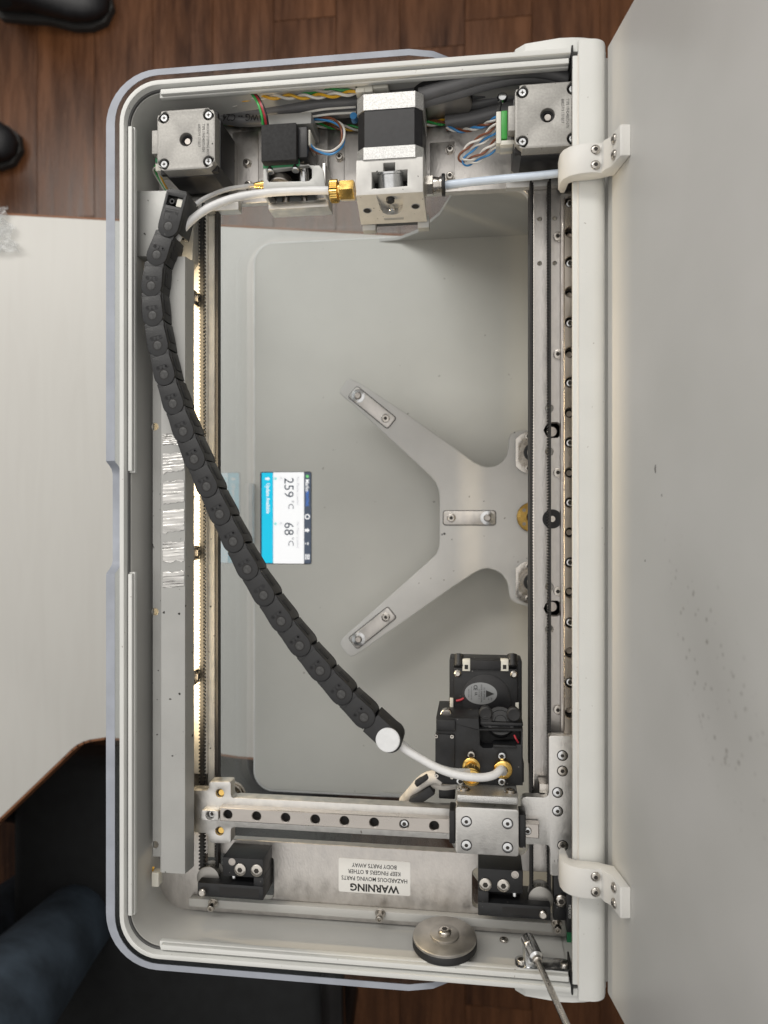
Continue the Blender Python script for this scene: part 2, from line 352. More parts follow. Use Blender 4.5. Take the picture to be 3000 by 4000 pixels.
# ================================================================== printer
RIM = 355.0; PL = 304.0; BZ = 59.0
XL = X(466, RIM, 2000); XB0 = X(2237, RIM); XB1 = X(2362, RIM); HY = 292.0
printer = thing('printer', 'white desktop 3D printer seen from above with its lid open', 'printer', (-80, YC, 0))
Y0, Y1 = YC-HY, YC+HY
def ushape(off, r, xr):                                    # open towards +x, counter-clockwise outer line
    x0 = XL+off; a = Y0+off; b_ = Y1-off
    return [(xr, b_)]+arc(x0+r, b_-r, r, 90, 180, 10)+arc(x0+r, a+r, r, 180, 270, 10)+[(xr, a)]
def uwall(o0, o1, r0, xr, z0, z1, bev=.5):
    A_ = ushape(o0, r0, xr); B_ = ushape(o1, max(1, r0-(o1-o0)), xr)
    return MB().prism(A_+B_[::-1], z0, z1, bev=bev)
uwall(0, 3.2, 27, XB0-1, 288, RIM).build('case_wall', WHITE, printer)
uwall(3.3, 5.0, 23.7, XB0-1.5, 288, RIM-7, .2).build('inner_wall', WALLIN, printer)
uwall(3.3, 4.6, 23.7, XB0-1.6, RIM-6.9, RIM-5.0, .2).build('gasket', M('grey gasket', (.10, .10, .10), .6), printer)
# gasket strips just inside the rim (profile strip with a groove), four runs
def strip(x0, x1, y0, y1):
    mb = MB(); hor = abs(x1-x0) > abs(y1-y0)
    if hor:
        s = 1 if y1 > YC else -1
        mb.box(x0, x1, min(y0, y1), max(y0, y1), RIM-9, RIM-5.5, .3)
        mb.box(x0+2, x1, (y0+y1)/2-1.7-s*.3, (y0+y1)/2+1.7-s*.3, RIM-5.6, RIM-2.0, .5)
    else:
        mb.box(x0, x1, y0, y1, RIM-9, RIM-5.5, .3)
        mb.box((x0+x1)/2-1.1, (x0+x1)/2+1.7, y0+1, y1-1, RIM-5.6, RIM-2.0, .5)
    return mb.build('gasket_strip', WHITE, printer)
strip(X(610, RIM), XB0-2, Y1-4, Y1-9); strip(X(610, RIM), XB0-2, Y0+9, Y0+4)
strip(XL+4, XL+8.3, Y(1845, RIM, 500), Y(480, RIM, 500)); strip(XL+4, XL+8.3, Y(3590, RIM, 500), Y(2237, RIM, 500))
# sides of the rear column (C-shaped profile) and the base
prof = [(XL+24, 6), (XL+24, BZ-4), (-112, BZ-4), (-100, BZ+.6), (-80, BZ+4), (-58, BZ+22), (-35, BZ+62), (-14, BZ+130), (2, 230), (16, 300), (22, 340), (26, 346), (78, 346), (84, 340), (84, 6)]
for s in (-1, 1):
    yy = (YC+s*288, YC+s*291); a, b_ = min(yy), max(yy)
    mb = MB(); n = len(prof)
    mb.add([(p[0], a, p[1]) for p in prof]+[(p[0], b_, p[1]) for p in prof], [tuple(range(n)), tuple(range(n, 2*n))[::-1]]+[(i, (i+1) % n, n+(i+1) % n, n+i) for i in range(n)])
    mb.build('side_panel', WALLIN, printer, ang=30)
    # rounded rear side cover stacked outside: two slabs with a dark joint
    xa = X(1992, 345, 180)
    for k, (o0, o1, zt) in enumerate(((291.5, 296.0, 349.0), (296.6, 301.5, 347.0))):
        yy = (YC+s*o0, YC+s*o1)
        pr = [(xa+k*1.5+8, 20), (xa+k*1.5, 60), (xa+k*1.5, zt-14), (xa+k*1.5+2, zt-5), (xa+k*1.5+8, zt)]+[(X(2363, 348)-28+30*math.sin(math.radians(q)), zt+3-12+12*math.cos(math.radians(q))) for q in range(0, 91, 15)]+[(X(2363, 348)+2, 20)]
        q_ = MB(); n = len(pr); q_.add([(p[0], min(yy), p[1]) for p in pr]+[(p[0], max(yy), p[1]) for p in pr], [tuple(range(n)), tuple(range(n, 2*n))[::-1]]+[(i, (i+1) % n, n+(i+1) % n, n+i) for i in range(n)])
        q_.build('side_cover', WHITE, printer, ang=30)
MB().box(76, 84, Y0+2, Y1-2, 6, 345, 1).build('back_panel', WALLIN, printer)
bp = rrect(XL+1, 76, Y0, Y1, 20, 8)
MB().prism(bp, 4, BZ, bev=1.6, seg=3).build('base', BASEG, printer)
bpo = rrect(XL-.6, 75, Y0-1.6, Y1+1.6, 21.6, 8); bpi = rrect(XL+1.2, 74, Y0+.2, Y1-.2, 20, 8)
uo = [p for p in bpo]; 
MB().prism(bpo, BZ-10, BZ-.9, bev=.4).build('base_trim', M('pale base trim', (.8, .8, .78), .35), printer)
for lx in (XL+30, 50):
    for ly in (Y0+40, Y1-40): MB().cyl((lx, ly, 0), 14, 5).build('rubber_foot', RUBBER, printer)

# ---- touch screen
sx0, sx1 = X(1019, BZ), X(1215, BZ); sy0, sy1 = Y(2201, BZ, 1100), Y(1845, BZ, 1100)
scr = MB().prism(rrect(sx0-.6, sx1+.6, sy0-.6, sy1+.6, 2.2), BZ-.5, BZ+.5, bev=.2).build('touch_screen', MOTB, printer)
tag(scr, 'lit touch screen showing two temperatures')
SW = sx1-sx0; SH = sy1-sy0
def sp(u, v, dz=0): return Vector((sx0+u*SW, sy1-v*SH, BZ+.56+dz))           # u across (left to right), v down the photograph
def srect(u0, u1, v0, v1, mat, name, dz=0, r=.6):
    a, b_ = sp(u0, v1), sp(u1, v0)
    return MB().prism(rrect(a.x, b_.x, a.y, b_.y, r, 3), BZ+.5, BZ+.56+dz).build(name, mat, scr)
srect(0, .265, 0, 1, E_NAVY, 'screen_shade'); srect(.022, .245, .004, .996, E_CYAN, 'update_bar', .04); srect(.25, .863, 0, 1, E_WHITE, 'display', .02, .2); srect(.866, 1, .002, .998, E_SLATE, 'status_bar', .04, 1.4)
R90 = -math.pi/2
def st(body, size, u, v, mat, bold=0., sx=1.): return text(body, size, 'lettering', mat, scr, sp(u, v, .1), R90, .06, 'LEFT', bold, sx)
st('259', 14.6*SW/54, .555, .056, E_INK, 0, .98); st('°C', 8.4*SW/54, .60, .305, E_INK, 0, 1.05)
st('68', 14.6*SW/54, .555, .545, E_INK, 0, .98); st('°C', 8.4*SW/54, .60, .708, E_INK, 0, 1.05)
st('No Plastic Loaded', 4.2*SW/54, .74, .05, E_GREY, 0, .95); st('No Fiber Loaded', 4.2*SW/54, .74, .54, E_GREY, 0, .95)
st('Marko', 5.6*SW/54, .925, .078, E_WHITE, .12, .9); st('PRINTING', 4.4*SW/54, .925, .205, E_BLUE, .12, .8)
st('Update Available', 5.6*SW/54, .145, .12, E_WHITE, .12, .83)
def sdisc(u, v, r, mat, nm='icon', dz=.1): p = sp(u, v); return MB().lathe([(r, 0), (r, .1+dz*.2)], (p.x, p.y, BZ+.55), n=16).build(nm, mat, scr)
sdisc(.93, .047, 1.6, E_GREEN)
for v in (.07, .565):
    p = sp(.405, v); MB().lathe([(1.9, 0), (1.9, .1), (1.7, .1), (1.7, 0)], (p.x, p.y, BZ+.55), n=20).build('icon', E_GREY, scr)
    st('A', 3.2*SW/54, .405, v-.016, E_GREY); sdisc(.295, v, 1.7, E_TEAL); 
p = sp(.93, .487); MB().lathe([(2.9, 0), (2.9, .15), (1.7, .15), (1.7, 0)], (p.x, p.y, BZ+.55), n=20).build('icon', E_WHITE, scr)
p = sp(.925, .635); MB().add([(p.x-2.6, p.y-1.3, p.z+.1), (p.x-2.6, p.y+1.3, p.z+.1), (p.x+.2, p.y+1.3, p.z+.1), (p.x+.2, p.y+2.6, p.z+.1), (p.x+2.8, p.y, p.z+.1), (p.x+.2, p.y-2.6, p.z+.1), (p.x+.2, p.y-1.3, p.z+.1)], [tuple(range(7))]).build('icon', E_WHITE, scr)
p = sp(.14, .07); MB().add([(p.x-2.6, p.y-1.1, p.z+.1), (p.x-2.6, p.y+1.1, p.z+.1), (p.x+.2, p.y+1.1, p.z+.1), (p.x+.2, p.y+2.2, p.z+.1), (p.x+2.6, p.y, p.z+.1), (p.x+.2, p.y-2.2, p.z+.1), (p.x+.2, p.y-1.1, p.z+.1)], [tuple(range(7))]).build('icon', E_WHITE, scr)
p = sp(.92, .78); MB().lathe([(.7, 0), (.7, .2)], (p.x-1.4, p.y, BZ+.55), n=10).add([(p.x-.3+r*math.cos(a), p.y+r*math.sin(a), p.z+.1) for a in [math.radians(q) for q in range(-50, 51, 10)] for r in (1.1, 2.2)], [(2*i, 2*i+1, 2*i+3, 2*i+2) for i in range(10)]).build('icon', E_WHITE, scr)
for q in (-1.8, 0, 1.8): p = sp(.93, .925); MB().box(p.x+q-.55, p.x+q+.55, p.y-2.8, p.y+2.8, BZ+.55, BZ+.7).build('icon', E_WHITE, scr)

# ---- frame plate: one ring of aluminium with slots
fx0, fx1 = X(560, PL), X(2290, PL); fy0, fy1 = Y0+5.2, Y1-5.2
ox0, ox1 = X(850, PL), X(2066, PL); oy0, oy1 = Y(3289, PL, 1100), Y(775, PL, 1300)
opening = rrect(ox0, ox1, oy0, oy1, 9, 6)
holes = [opening]
def slot(x0, x1, y0, y1, r, z=PL): h = rrect(x0, x1, y0, y1, r, 4); holes.append(h); return h
p0, p1 = at(800, 3330, PL), at(1070, 3515, PL); slot(p0.x, p1.x, p1.y, p0.y, 4)
p0, p1 = at(1845, 3390, PL), at(2185, 3570, PL); slot(p0.x, p1.x, p1.y, p0.y, 4)
for (px, py) in ((2108, 856), (2167, 853), (2108, 1029), (2167, 1028)): p = at(px, py, PL); holes.append(circ(p.x, p.y, 1.3, 10))
for py in (1595, 1765, 2292, 2458): p = at(2146, py, PL); holes.append(circ(p.x, p.y, 2.6, 12))
rodp = []
for py in (1680, 2377):
    p = at(2158, py, PL); rodp.append(p); holes.append([(p.x+a, p.y+b_) for a, b_ in ((-5.8, 0), (-4.2, 3.4), (-.5, 5.2), (3.4, 5.2), (5.4, 3.4), (5.6, 0), (5.4, -3.4), (3.4, -5.2), (-.5, -5.2), (-4.2, -3.4))])
pc = at(2157, 2027, PL); holes.append(circ(pc.x, pc.y, 5, 16))
frame = MB().prism([(fx0+14, fy0), (fx1, fy0), (fx1, fy1), (fx0+10, fy1), (fx0, fy1-14), (fx0, fy0+22), (fx0+4, fy0+10)], PL-6, PL, holes, bev=.35, seg=1).build('frame_plate', ALUB, printer)
# rounded corner apron below the left front corner
# guide rod ends, bearing cap
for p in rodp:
    MB().lathe([(8.5, 0), (8.5, 17), (7.6, 17), (7.6, 0)], (p.x, p.y, PL-23.1), n=24).lathe([(7.6, 0), (7.6, .4)], (p.x, p.y, PL-23), n=24).build('slot_shade', DARK, printer)  # dark sleeve added below the slot, stands in for the shade inside it
    MB().cyl((p.x+.6, p.y, 100), 4.2, PL-110, ch=.8).build('guide_rod', STEELY, printer)
MB().lathe([(6.6, 0), (6.6, .9), (2.6, .9), (2.6, .2)], (pc.x, pc.y, PL+.02), n=28).build('bearing_cap', BLACK, printer)
MB().cyl((pc.x, pc.y, 100), 2.4, PL-99.6).build('lead_screw', NICK, printer)
# right rail channel: thin inner lip, belts and long rail
def belt(xc, y0, y1, z0, z1, side, name='belt', pitch=2.0, th=1.3, tooth=1.0, parent=None, mat=BELT):
    mb = MB(); mb.box(xc-th/2, xc+th/2, y0, y1, z0, z1)
    n = int((y1-y0)/pitch)
    for i in range(n):
        y = y0+(i+.5)*pitch; xa, xb = (xc-th/2-tooth, xc-th/2+.05) if side < 0 else (xc+th/2-.05, xc+th/2+tooth)
        mb.add([(xa, y-.35, z0), (xb, y-.62, z0), (xb, y+.62, z0), (xa, y+.35, z0), (xa, y-.35, z1), (xb, y-.62, z1), (xb, y+.62, z1), (xa, y+.35, z1)], [(0, 1, 2, 3), (7, 6, 5, 4), (0, 4, 5, 1), (3, 2, 6, 7), (0, 3, 7, 4), (1, 5, 6, 2)])
    return mb.build(name, mat, parent or printer)
yb0, yb1 = Y(3520, 316, 2150), Y(700, 316, 2150)
zb0, zb1 = 310, 317
belt(X(2149, zb1), yb0, yb1, zb0, zb1, -1)
belt(X(2074, zb1), yb0, yb1, zb0, zb1, 1)
MB().box(X(2084, 309)-.9, X(2084, 309)+.2, Y(3050, 309), Y(760, 309), PL+.02, 311).build('bright_lip', M('polished lip', (.85, .80, .74), .22, .9), printer)
MB().box(X(2062, 300), X(2074, 300), Y(2950, 300), Y(760, 300), 299, PL+.8, .4).build('channel_wall', MOTB, printer)
rail = MB(); rx0, rx1 = X(2203, 322), X(2203, 322)+9
ry0, ry1 = Y(2868, 322, 2200), Y(772, 322, 2200)
hys = [Y(787+117.6*i, 322, 2225) for i in range(18)]
xh = X(2229, 322)
rail.prism([(rx0, ry0), (rx1, ry0), (rx1, ry1), (rx0, ry1)], 313.5, 322, [circ(xh, y, 3.5, 16) for y in hys], bev=.5, seg=1)
rl = rail.build('linear_rail', STEELY, printer)
MB().box(rx0-.8, rx1+6, ry0-2, ry1+6, PL+.03, 313.4).build('rail_seat', ALUB, printer)
for i, y in enumerate(hys):
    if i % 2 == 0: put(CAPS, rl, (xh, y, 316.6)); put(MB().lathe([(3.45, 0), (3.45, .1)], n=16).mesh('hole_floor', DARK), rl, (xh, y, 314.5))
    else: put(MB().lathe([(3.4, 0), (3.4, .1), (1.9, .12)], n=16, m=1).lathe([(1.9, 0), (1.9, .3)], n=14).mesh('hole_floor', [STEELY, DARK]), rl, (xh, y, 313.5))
# clip tabs with a screw
for py in (917, 1380, 1845, 2312, 2777):
    p = at(2181, py, 308); q = at(2197, py, 312)
    c = MB().prism(circ(p.x, p.y, 3.1, 18), PL+.05, PL+1.4).box(p.x, q.x+.4, p.y-3.6, p.y+2, PL+.05, PL+.9, .2).box(q.x-.5, q.x+.6, p.y-6.6, p.y+6.6, PL+.05, 314.5, .3).build('clip_tab', NICK, printer)
    put(FLATN, c, (p.x, p.y, PL+1.42))
MB().box(X(2185, 318), X(2245, 318), Y(752, 318), Y(722, 318), PL+.1, 319, .8).build('rail_stop', BLACK, printer)

# ---- left channel: lamp cover, lamp, belts
zc = 345.0
cx0, cx1, cx2, cx3 = X(588, 335), X(636, 337), X(722, zc), X(757, 334)
cy0, cy1 = Y(3412, zc, 690), Y(1003, zc, 690)
def profile_y(pts, y0, y1):                                                   # x-z outline pushed along y
    n = len(pts); return MB().add([(p[0], y0, p[1]) for p in pts]+[(p[0], y1, p[1]) for p in pts], [tuple(range(n)), tuple(range(n, 2*n))[::-1]]+[(i, (i+1) % n, n+(i+1) % n, n+i) for i in range(n)])
cov = profile_y([(cx1-.2, 330.6), (cx1, 333), (cx1+1.5, zc-.6), (cx1+2.5, zc), (cx2-1, zc), (cx2, zc-.4), (cx3, 335), (cx3, 333.6), (cx2-.6, zc-1.8), (cx1+3, zc-1.8), (cx1+1.4, 330.6)], cy0, cy1).build('lamp_cover', ALUC, printer, ang=25)
fh = [at(605, py, 332) for py in (1667, 2390, 3300)]
MB().prism([(cx0, cy0+4), (cx1, cy0+4), (cx1, cy1), (cx0, cy1)], 330.4, 332, [circ(p.x, p.y, 2.6, 14) for p in fh], bev=.2, seg=1).build('cover_flange', ALUC, cov)
MB().box(cx0-.6, cx0+.5, cy0+4, cy1, PL+.1, 330.3).build('lamp_baffle', ALUC, cov)  # wall added under the flange to keep strip light off the case wall
for (a, b_) in ((1702, 1733), (1781, 1836), (1890, 1960), (2004, 2074), (2129, 2188), (2243, 2291)):
    ya, yb = Y(b_, zc, 680)-1.2, Y(a, zc, 680)+1.2; xa, xb = X(637, zc), X(720, zc); n = 9; nj = 22
    rid = [.45*abs(math.sin(j*.9+a))+random.gauss(0, .10) for j in range(nj)]; vs = []
    for j in range(nj):
        for i in range(n):
            ez = random.gauss(0, .5) if j in (0, nj-1) else 0
            vs.append((xa+(xb-xa)*i/(n-1)+random.gauss(0, .12), ya+(yb-ya)*j/(nj-1)+ez+(i/(n-1))*1.2+random.gauss(0, .15), zc+.2+abs(rid[j]+random.gauss(0, .05))))
    MB().add(vs, [(j*n+i, j*n+i+1, (j+1)*n+i+1, (j+1)*n+i) for j in range(nj-1) for i in range(n-1)]).build('foil_tape', FOIL, cov, ang=75)
# holder plate of the cable chain at the far end of the cover
hp = xy([(523, 745), (690, 742), (712, 752), (716, 790), (640, 960), (612, 1004), (523, 1000)], 340)
MB().prism(hp, 306, 340, bev=.8).build('chain_holder', ALUC, printer)
for py in (768, 935): p = at(527, py, 330); put(CAPS, printer, (p.x, p.y, 330), (0, math.radians(90), 0))
MB().prism(xy([(690, 800), (756, 780), (752, 1010), (720, 1060), (650, 1040)], 322), 306, 322, bev=.6).build('holder_block', ALUC, printer)
# the lamp strip under the cover
ly0, ly1 = cy0+6, cy1-4
lx = cx3-16.5
def led(y0, y1, pw_, z):
    MB().box(lx-1.4, lx-.6, y0, y1, z-1.2, z+1.2).build('led_strip', E_LED, printer)
    lo = area('led_lamp', (lx-.4, (y0+y1)/2, z), y1-y0, 1.4, pw_, (1.0, .80, .52))
    lo.rotation_euler = Matrix(((0, 0, -1), (1, 0, 0), (0, -1, 0))).to_euler()
led(Y(2860, 331, 700), ly1, .46, 331.0); led(ly0, Y(3365, 331, 700), .15, 328)
conn = at(610, 3440, 326)
MB().box(conn.x-3, conn.x+2.2, conn.y-4, conn.y+6, 320, 327, .5).build('lamp_connector', IVORY, printer)
MB().tube([(conn.x-3, conn.y+8, 324), (conn.x-5, conn.y+4, 320), (conn.x-4, conn.y-3, 318)], .8).build('lamp_wire', W_Y, printer)
# channel floor and walls at the left
CREAM = M('left channel aluminium', (.80, .76, .68), .5, .1, var=.10, vs=120, bump=.2, bs=900, speck=.3, sp_s=330)
MB().box(X(752, 311), X(806, 311), Y(3060, 312), Y(760, 312), PL+.05, 310.6, .3).build('rail_base', CREAM, printer)
MB().box(X(812, 306), X(838, 306), Y(3390, 306), Y(760, 306), PL+.05, 306, .3).build('channel_strip', CREAM, printer)
belt(X(783, 317), Y(3500, 317, 783), Y(770, 317, 783), 310.7, 313, 1, pitch=2.6, tooth=1.1); belt(X(783, 317)-1.3, Y(3500, 317, 783), Y(770, 317, 783), 310.7, 312.8, -1, pitch=2.6, tooth=1.1)
belt(X(846, 313), Y(3500, 313, 846), Y(770, 313, 846), 306, 312, -1)
MB().box(X(852, 300)-1, X(852, 300)+1.4, Y(3050, 300), Y(760, 300), 299, PL+.8, .3).build('channel_wall', MOTB, printer)
for py in (1165, 2160, 2645): p = at(759, py, 318); MB().box(p.x-1.2, p.x+1.2, p.y-5.2, p.y+5.2, 312, 325, .5).box(p.x+.8, p.x+2.6, p.y-2.2, p.y+2.2, 314, 318, .4).build('clip_tab', NICK, printer)

# ---- lower ledge of the case and its bolts
lz = 300.0
yl0, yl1 = Y0+4.9, Y(3548, 308, 1500)
MB().box(X(740, 309), XB0-8, Y(3595, 310, 1500), Y(3562, 310, 1500), PL+.06, 310, .5).build('ledge', WALLIN, printer)
for (px, py) in ((818, 3548), (1480, 3590), (2180, 3633)):
    p = at(px, py, 318)
    b_ = put(MB().lathe([(3.6, 0), (3.7, .3), (3.7, 1.0), (3.5, 1.2)], n=22).lathe([(2.0, 1.0), (2.0, 3.4)], n=16).lathe([(2.6, 3.4), (2.7, 3.8), (2.7, 6.2), (2.4, 6.6), (1.35, 6.6), (1.25, 6.6, 6), (1.2, 5, 6)], n=24).mesh('ledge_bolt', NICK), printer, (p.x, p.y, 310), (math.radians(14), 0, 0))
# things bolted to the near inner wall: steel disc, small screw, foot of the gas strut
YW = Y0+5.3; ax = Vector((0, 1, .06)).normalized()
q = atY(1737, 3652, YW+11.2); q.y = YW+4.2
MB().cyl((q.x, YW-.2, q.z), 9, 4.6, (0, 1, 0), 24).build('disc_boss', RUBBER, printer)
dm = MB().lathe([(20.6, 0), (21.3, .8), (21.3, 4.2), (20.6, 5.2)], q, ax, n=48).build('pressure_disc', RUBBER, printer)
MB().lathe([(20.6, 5.0), (21.0, 5.4), (21.0, 6.8), (20.2, 7.4)], q, ax, n=48).build('steel_plate', DISCM, dm)
MB().lathe([(9.4, 7.3), (9.6, 7.6), (9.6, 8.5), (9.2, 8.8)], q, ax, n=36).build('washer', DISCM, dm)
put(BUTL, dm, q+ax*8.8, (math.radians(-86), 0, 0))
p = atY(1968, 3674, YW); put(BUTS, printer, p, (math.radians(-90), 0, 0))
fm = atY(2120, 3768, YW+3)
pts = rrect(-17.5, 17.5, -7, 7, 4.5); n = len(pts); bm_ = bmesh.new()
va = [bm_.verts.new((fm.x+a, YW, fm.z+b_)) for a, b_ in pts]; vb = [bm_.verts.new((fm.x+a, YW+4, fm.z+b_)) for a, b_ in pts]
bm_.faces.new(va); fb = bm_.faces.new(vb[::-1])
for i in range(n): bm_.faces.new((va[i], va[(i+1) % n], vb[(i+1) % n], vb[i]))
bmesh.ops.recalc_face_normals(bm_, faces=bm_.faces[:]); bmesh.ops.bevel(bm_, geom=list(fb.edges), offset=.6, segments=2, affect='EDGES', profile=.5)
ft = MB().bm(bm_).build('strut_foot', CHROME, printer); bm_.free()
for s in (-1, 1): put(BUTS, ft, (fm.x+s*13.6, YW+4.05, fm.z), (math.radians(-90), 0, 0))
pv = Vector((atY(2072, 3712, YW+16).x, YW+4, fm.z+.5))
MB().cyl(pv, 4.6, 13, (0, 1, 0), 22, .8).build('pivot_post', CHROME, ft)
rod_a = pv+Vector((0, 13, 2)); e2 = Vector((84, Y0+4, RIM+200)); dirv = (e2-rod_a).normalized()
MB().cyl(rod_a-dirv*5, 4.4, 19, dirv, 20, 1.2).build('rod_end', CHROME, ft)
MB().cyl(rod_a+dirv*13.5, 2.9, 3, dirv, 20, .6).build('rod_collar', NICK, ft)
put(BUTS, ft, rod_a+Vector((-1, 1.5, 3.6)), (math.radians(-35), 0, 0))
MB().cyl(rod_a+dirv*13, 1.9, (e2-rod_a).length-13, dirv, 16).build('strut_rod', NICK, ft)
# rear hinge bar
bx1 = X(2363, 348); bw = bx1-(XB0+3.4); bz0 = 340
bpr = [(XB0+3.4, bz0), (XB0+3.4, RIM)]+[(XB0+3.9+bw*.45*q, RIM+.6) for q in (0, 1)]+[(XB0+3.4+bw*(.45+.55*math.sin(math.radians(q))), RIM-7.4+8*math.cos(math.radians(q))) for q in (15, 30, 45, 60, 75, 88)]+[(bx1, bz0)]
bar = profile_y(bpr, Y0-4, Y1+4).box(XB0, XB0+3.1, Y0+5, Y1-5, RIM-4, RIM-.2, .5).build('hinge_bar', WHITE, printer, ang=25)
MB().box(XB0+3.0, XB0+3.5, Y0+5, Y1-5, RIM-3, RIM+.72, .1).build('bar_seam', M('pale seam', (.85, .80, .74), .4), bar)
for s in (-1, 1): MB().box(XB0-.6, XB0+.5, YC+s*287-7, YC+s*287+7, 332, RIM-.9, .3).build('bar_end_gap', DARK, bar)

# ---- lid, leaning back, with two hinge arms
LEAN = math.radians(10)
lh = Vector((X(2363, 348)+1.0, YC, RIM-7)); lu = Vector((math.sin(LEAN), 0, math.cos(LEAN))); ln_ = Vector((-math.cos(LEAN), 0, math.sin(LEAN)))
def lp(h, y, d=0): return lh+lu*h+Vector((0, y, 0))+ln_*d
lid = MB()
lid.obox(lp(168, 0, -3), (0, 1, 0), lu, ln_, 590, 336, 6, 2.2)
ld = lid.build('lid', None, printer)
# lid coat with smudges
lm, nt, N, L = node_mat('lid coat with smudges'); b = N['Principled BSDF']; b.inputs['Roughness'].default_value = .42
tc = N.new('ShaderNodeTexCoord')
n1 = N.new('ShaderNodeTexNoise'); n1.inputs['Scale'].default_value = 9; n1.inputs['Detail'].default_value = 3; L.new(tc.outputs['Object'], n1.inputs[0])
cr = N.new('ShaderNodeValToRGB'); cr.color_ramp.elements[0].position = .35; cr.color_ramp.elements[0].color = (.66, .655, .63, 1); cr.color_ramp.elements[1].position = .65; cr.color_ramp.elements[1].color = (.73, .72, .70, 1); L.new(n1.outputs[0], cr.inputs[0])
n2 = N.new('ShaderNodeTexVoronoi'); n2.inputs['Scale'].default_value = 190; L.new(tc.outputs['Object'], n2.inputs[0])
n2r = N.new('ShaderNodeMapRange'); n2r.inputs[1].default_value = .10; n2r.inputs[2].default_value = .28; n2r.inputs[3].default_value = 1; n2r.inputs[4].default_value = 0; L.new(n2.outputs[0], n2r.inputs[0])
gd = N.new('ShaderNodeTexGradient'); gd.gradient_type = 'SPHERICAL'; mpg = N.new('ShaderNodeMapping'); mpg.vector_type = 'TEXTURE'
sm = at(2790, 2650, 0); hh = 120
pc_ = lp(133, -66); mpg.inputs['Location'].default_value = (pc_.x*S, pc_.y*S, pc_.z*S); mpg.inputs['Rotation'].default_value = (math.radians(-36), 0, 0); mpg.inputs['Scale'].default_value = (.2, .085, .034)
L.new(tc.outputs['Object'], mpg.inputs[0]); L.new(mpg.outputs[0], gd.inputs[0])
n3 = N.new('ShaderNodeTexNoise'); n3.inputs['Scale'].default_value = 75; L.new(tc.outputs['Object'], n3.inputs[0])
n3r = N.new('ShaderNodeMapRange'); n3r.inputs[1].default_value = .45; n3r.inputs[2].default_value = .55; L.new(n3.outputs[0], n3r.inputs[0])
m1 = N.new('ShaderNodeMath'); m1.operation = 'MULTIPLY'; L.new(n2r.outputs[0], m1.inputs[0]); L.new(n3r.outputs[0], m1.inputs[1])
gp = N.new('ShaderNodeMath'); gp.operation = 'MULTIPLY'; gp.inputs[1].default_value = 1.6; gp.use_clamp = True; L.new(gd.outputs['Fac'], gp.inputs[0])
m2 = N.new('ShaderNodeMath'); m2.operation = 'MULTIPLY'; m1b = N.new('ShaderNodeMath'); m1b.operation = 'MULTIPLY'; m1b.inputs[1].default_value = .6; L.new(m1.outputs[0], m1b.inputs[0]); L.new(m1b.outputs[0], m2.inputs[0]); L.new(gp.outputs[0], m2.inputs[1])
sc_ = N.new('ShaderNodeMath'); sc_.operation = 'MULTIPLY_ADD'; sc_.inputs[1].default_value = .16; L.new(gd.outputs['Fac'], sc_.inputs[0]); L.new(m2.outputs[0], sc_.inputs[2])
mxx = N.new('ShaderNodeMix'); mxx.data_type = 'RGBA'; L.new(sc_.outputs[0], mxx.inputs[0]); L.new(cr.outputs[0], mxx.inputs[6]); mxx.inputs[7].default_value = (.22, .20, .18, 1)
L.new(mxx.outputs[2], b.inputs['Base Color'])
nb = N.new('ShaderNodeTexNoise'); nb.inputs['Scale'].default_value = 1500; L.new(tc.outputs['Object'], nb.inputs[0]); bpp = N.new('ShaderNodeBump'); bpp.inputs['Strength'].default_value = .12; bpp.inputs['Distance'].default_value = .0005; L.new(nb.outputs[0], bpp.inputs['Height']); L.new(bpp.outputs[0], b.inputs['Normal'])
ld.data.materials.clear(); ld.data.materials.append(lm)
for (px, py, r1, r2) in ((2560, 1832, .9, 2.4), (2520, 2190, .5, .7), (2585, 1935, .5, .8)):
    u = (px-1500)/FPX; v = (2000-py)/FPX; dr = Vector((u*_c-_s, v, -(u*_s+_c))); o3 = Vector((0, 0, CAMZ)); t_ = (lh-o3).dot(ln_)/dr.dot(ln_); q3 = o3+dr*t_+ln_*.02
    MB().add([q3+Vector((0, r2*math.cos(a), 0))+lu*(r1*math.sin(a))*(1+.4*math.sin(3*a)) for a in [2*math.pi*k/12 for k in range(12)]], [tuple(range(12))]).build('dirt_mark', M('grey dirt', (.16, .15, .14), .8), ld)
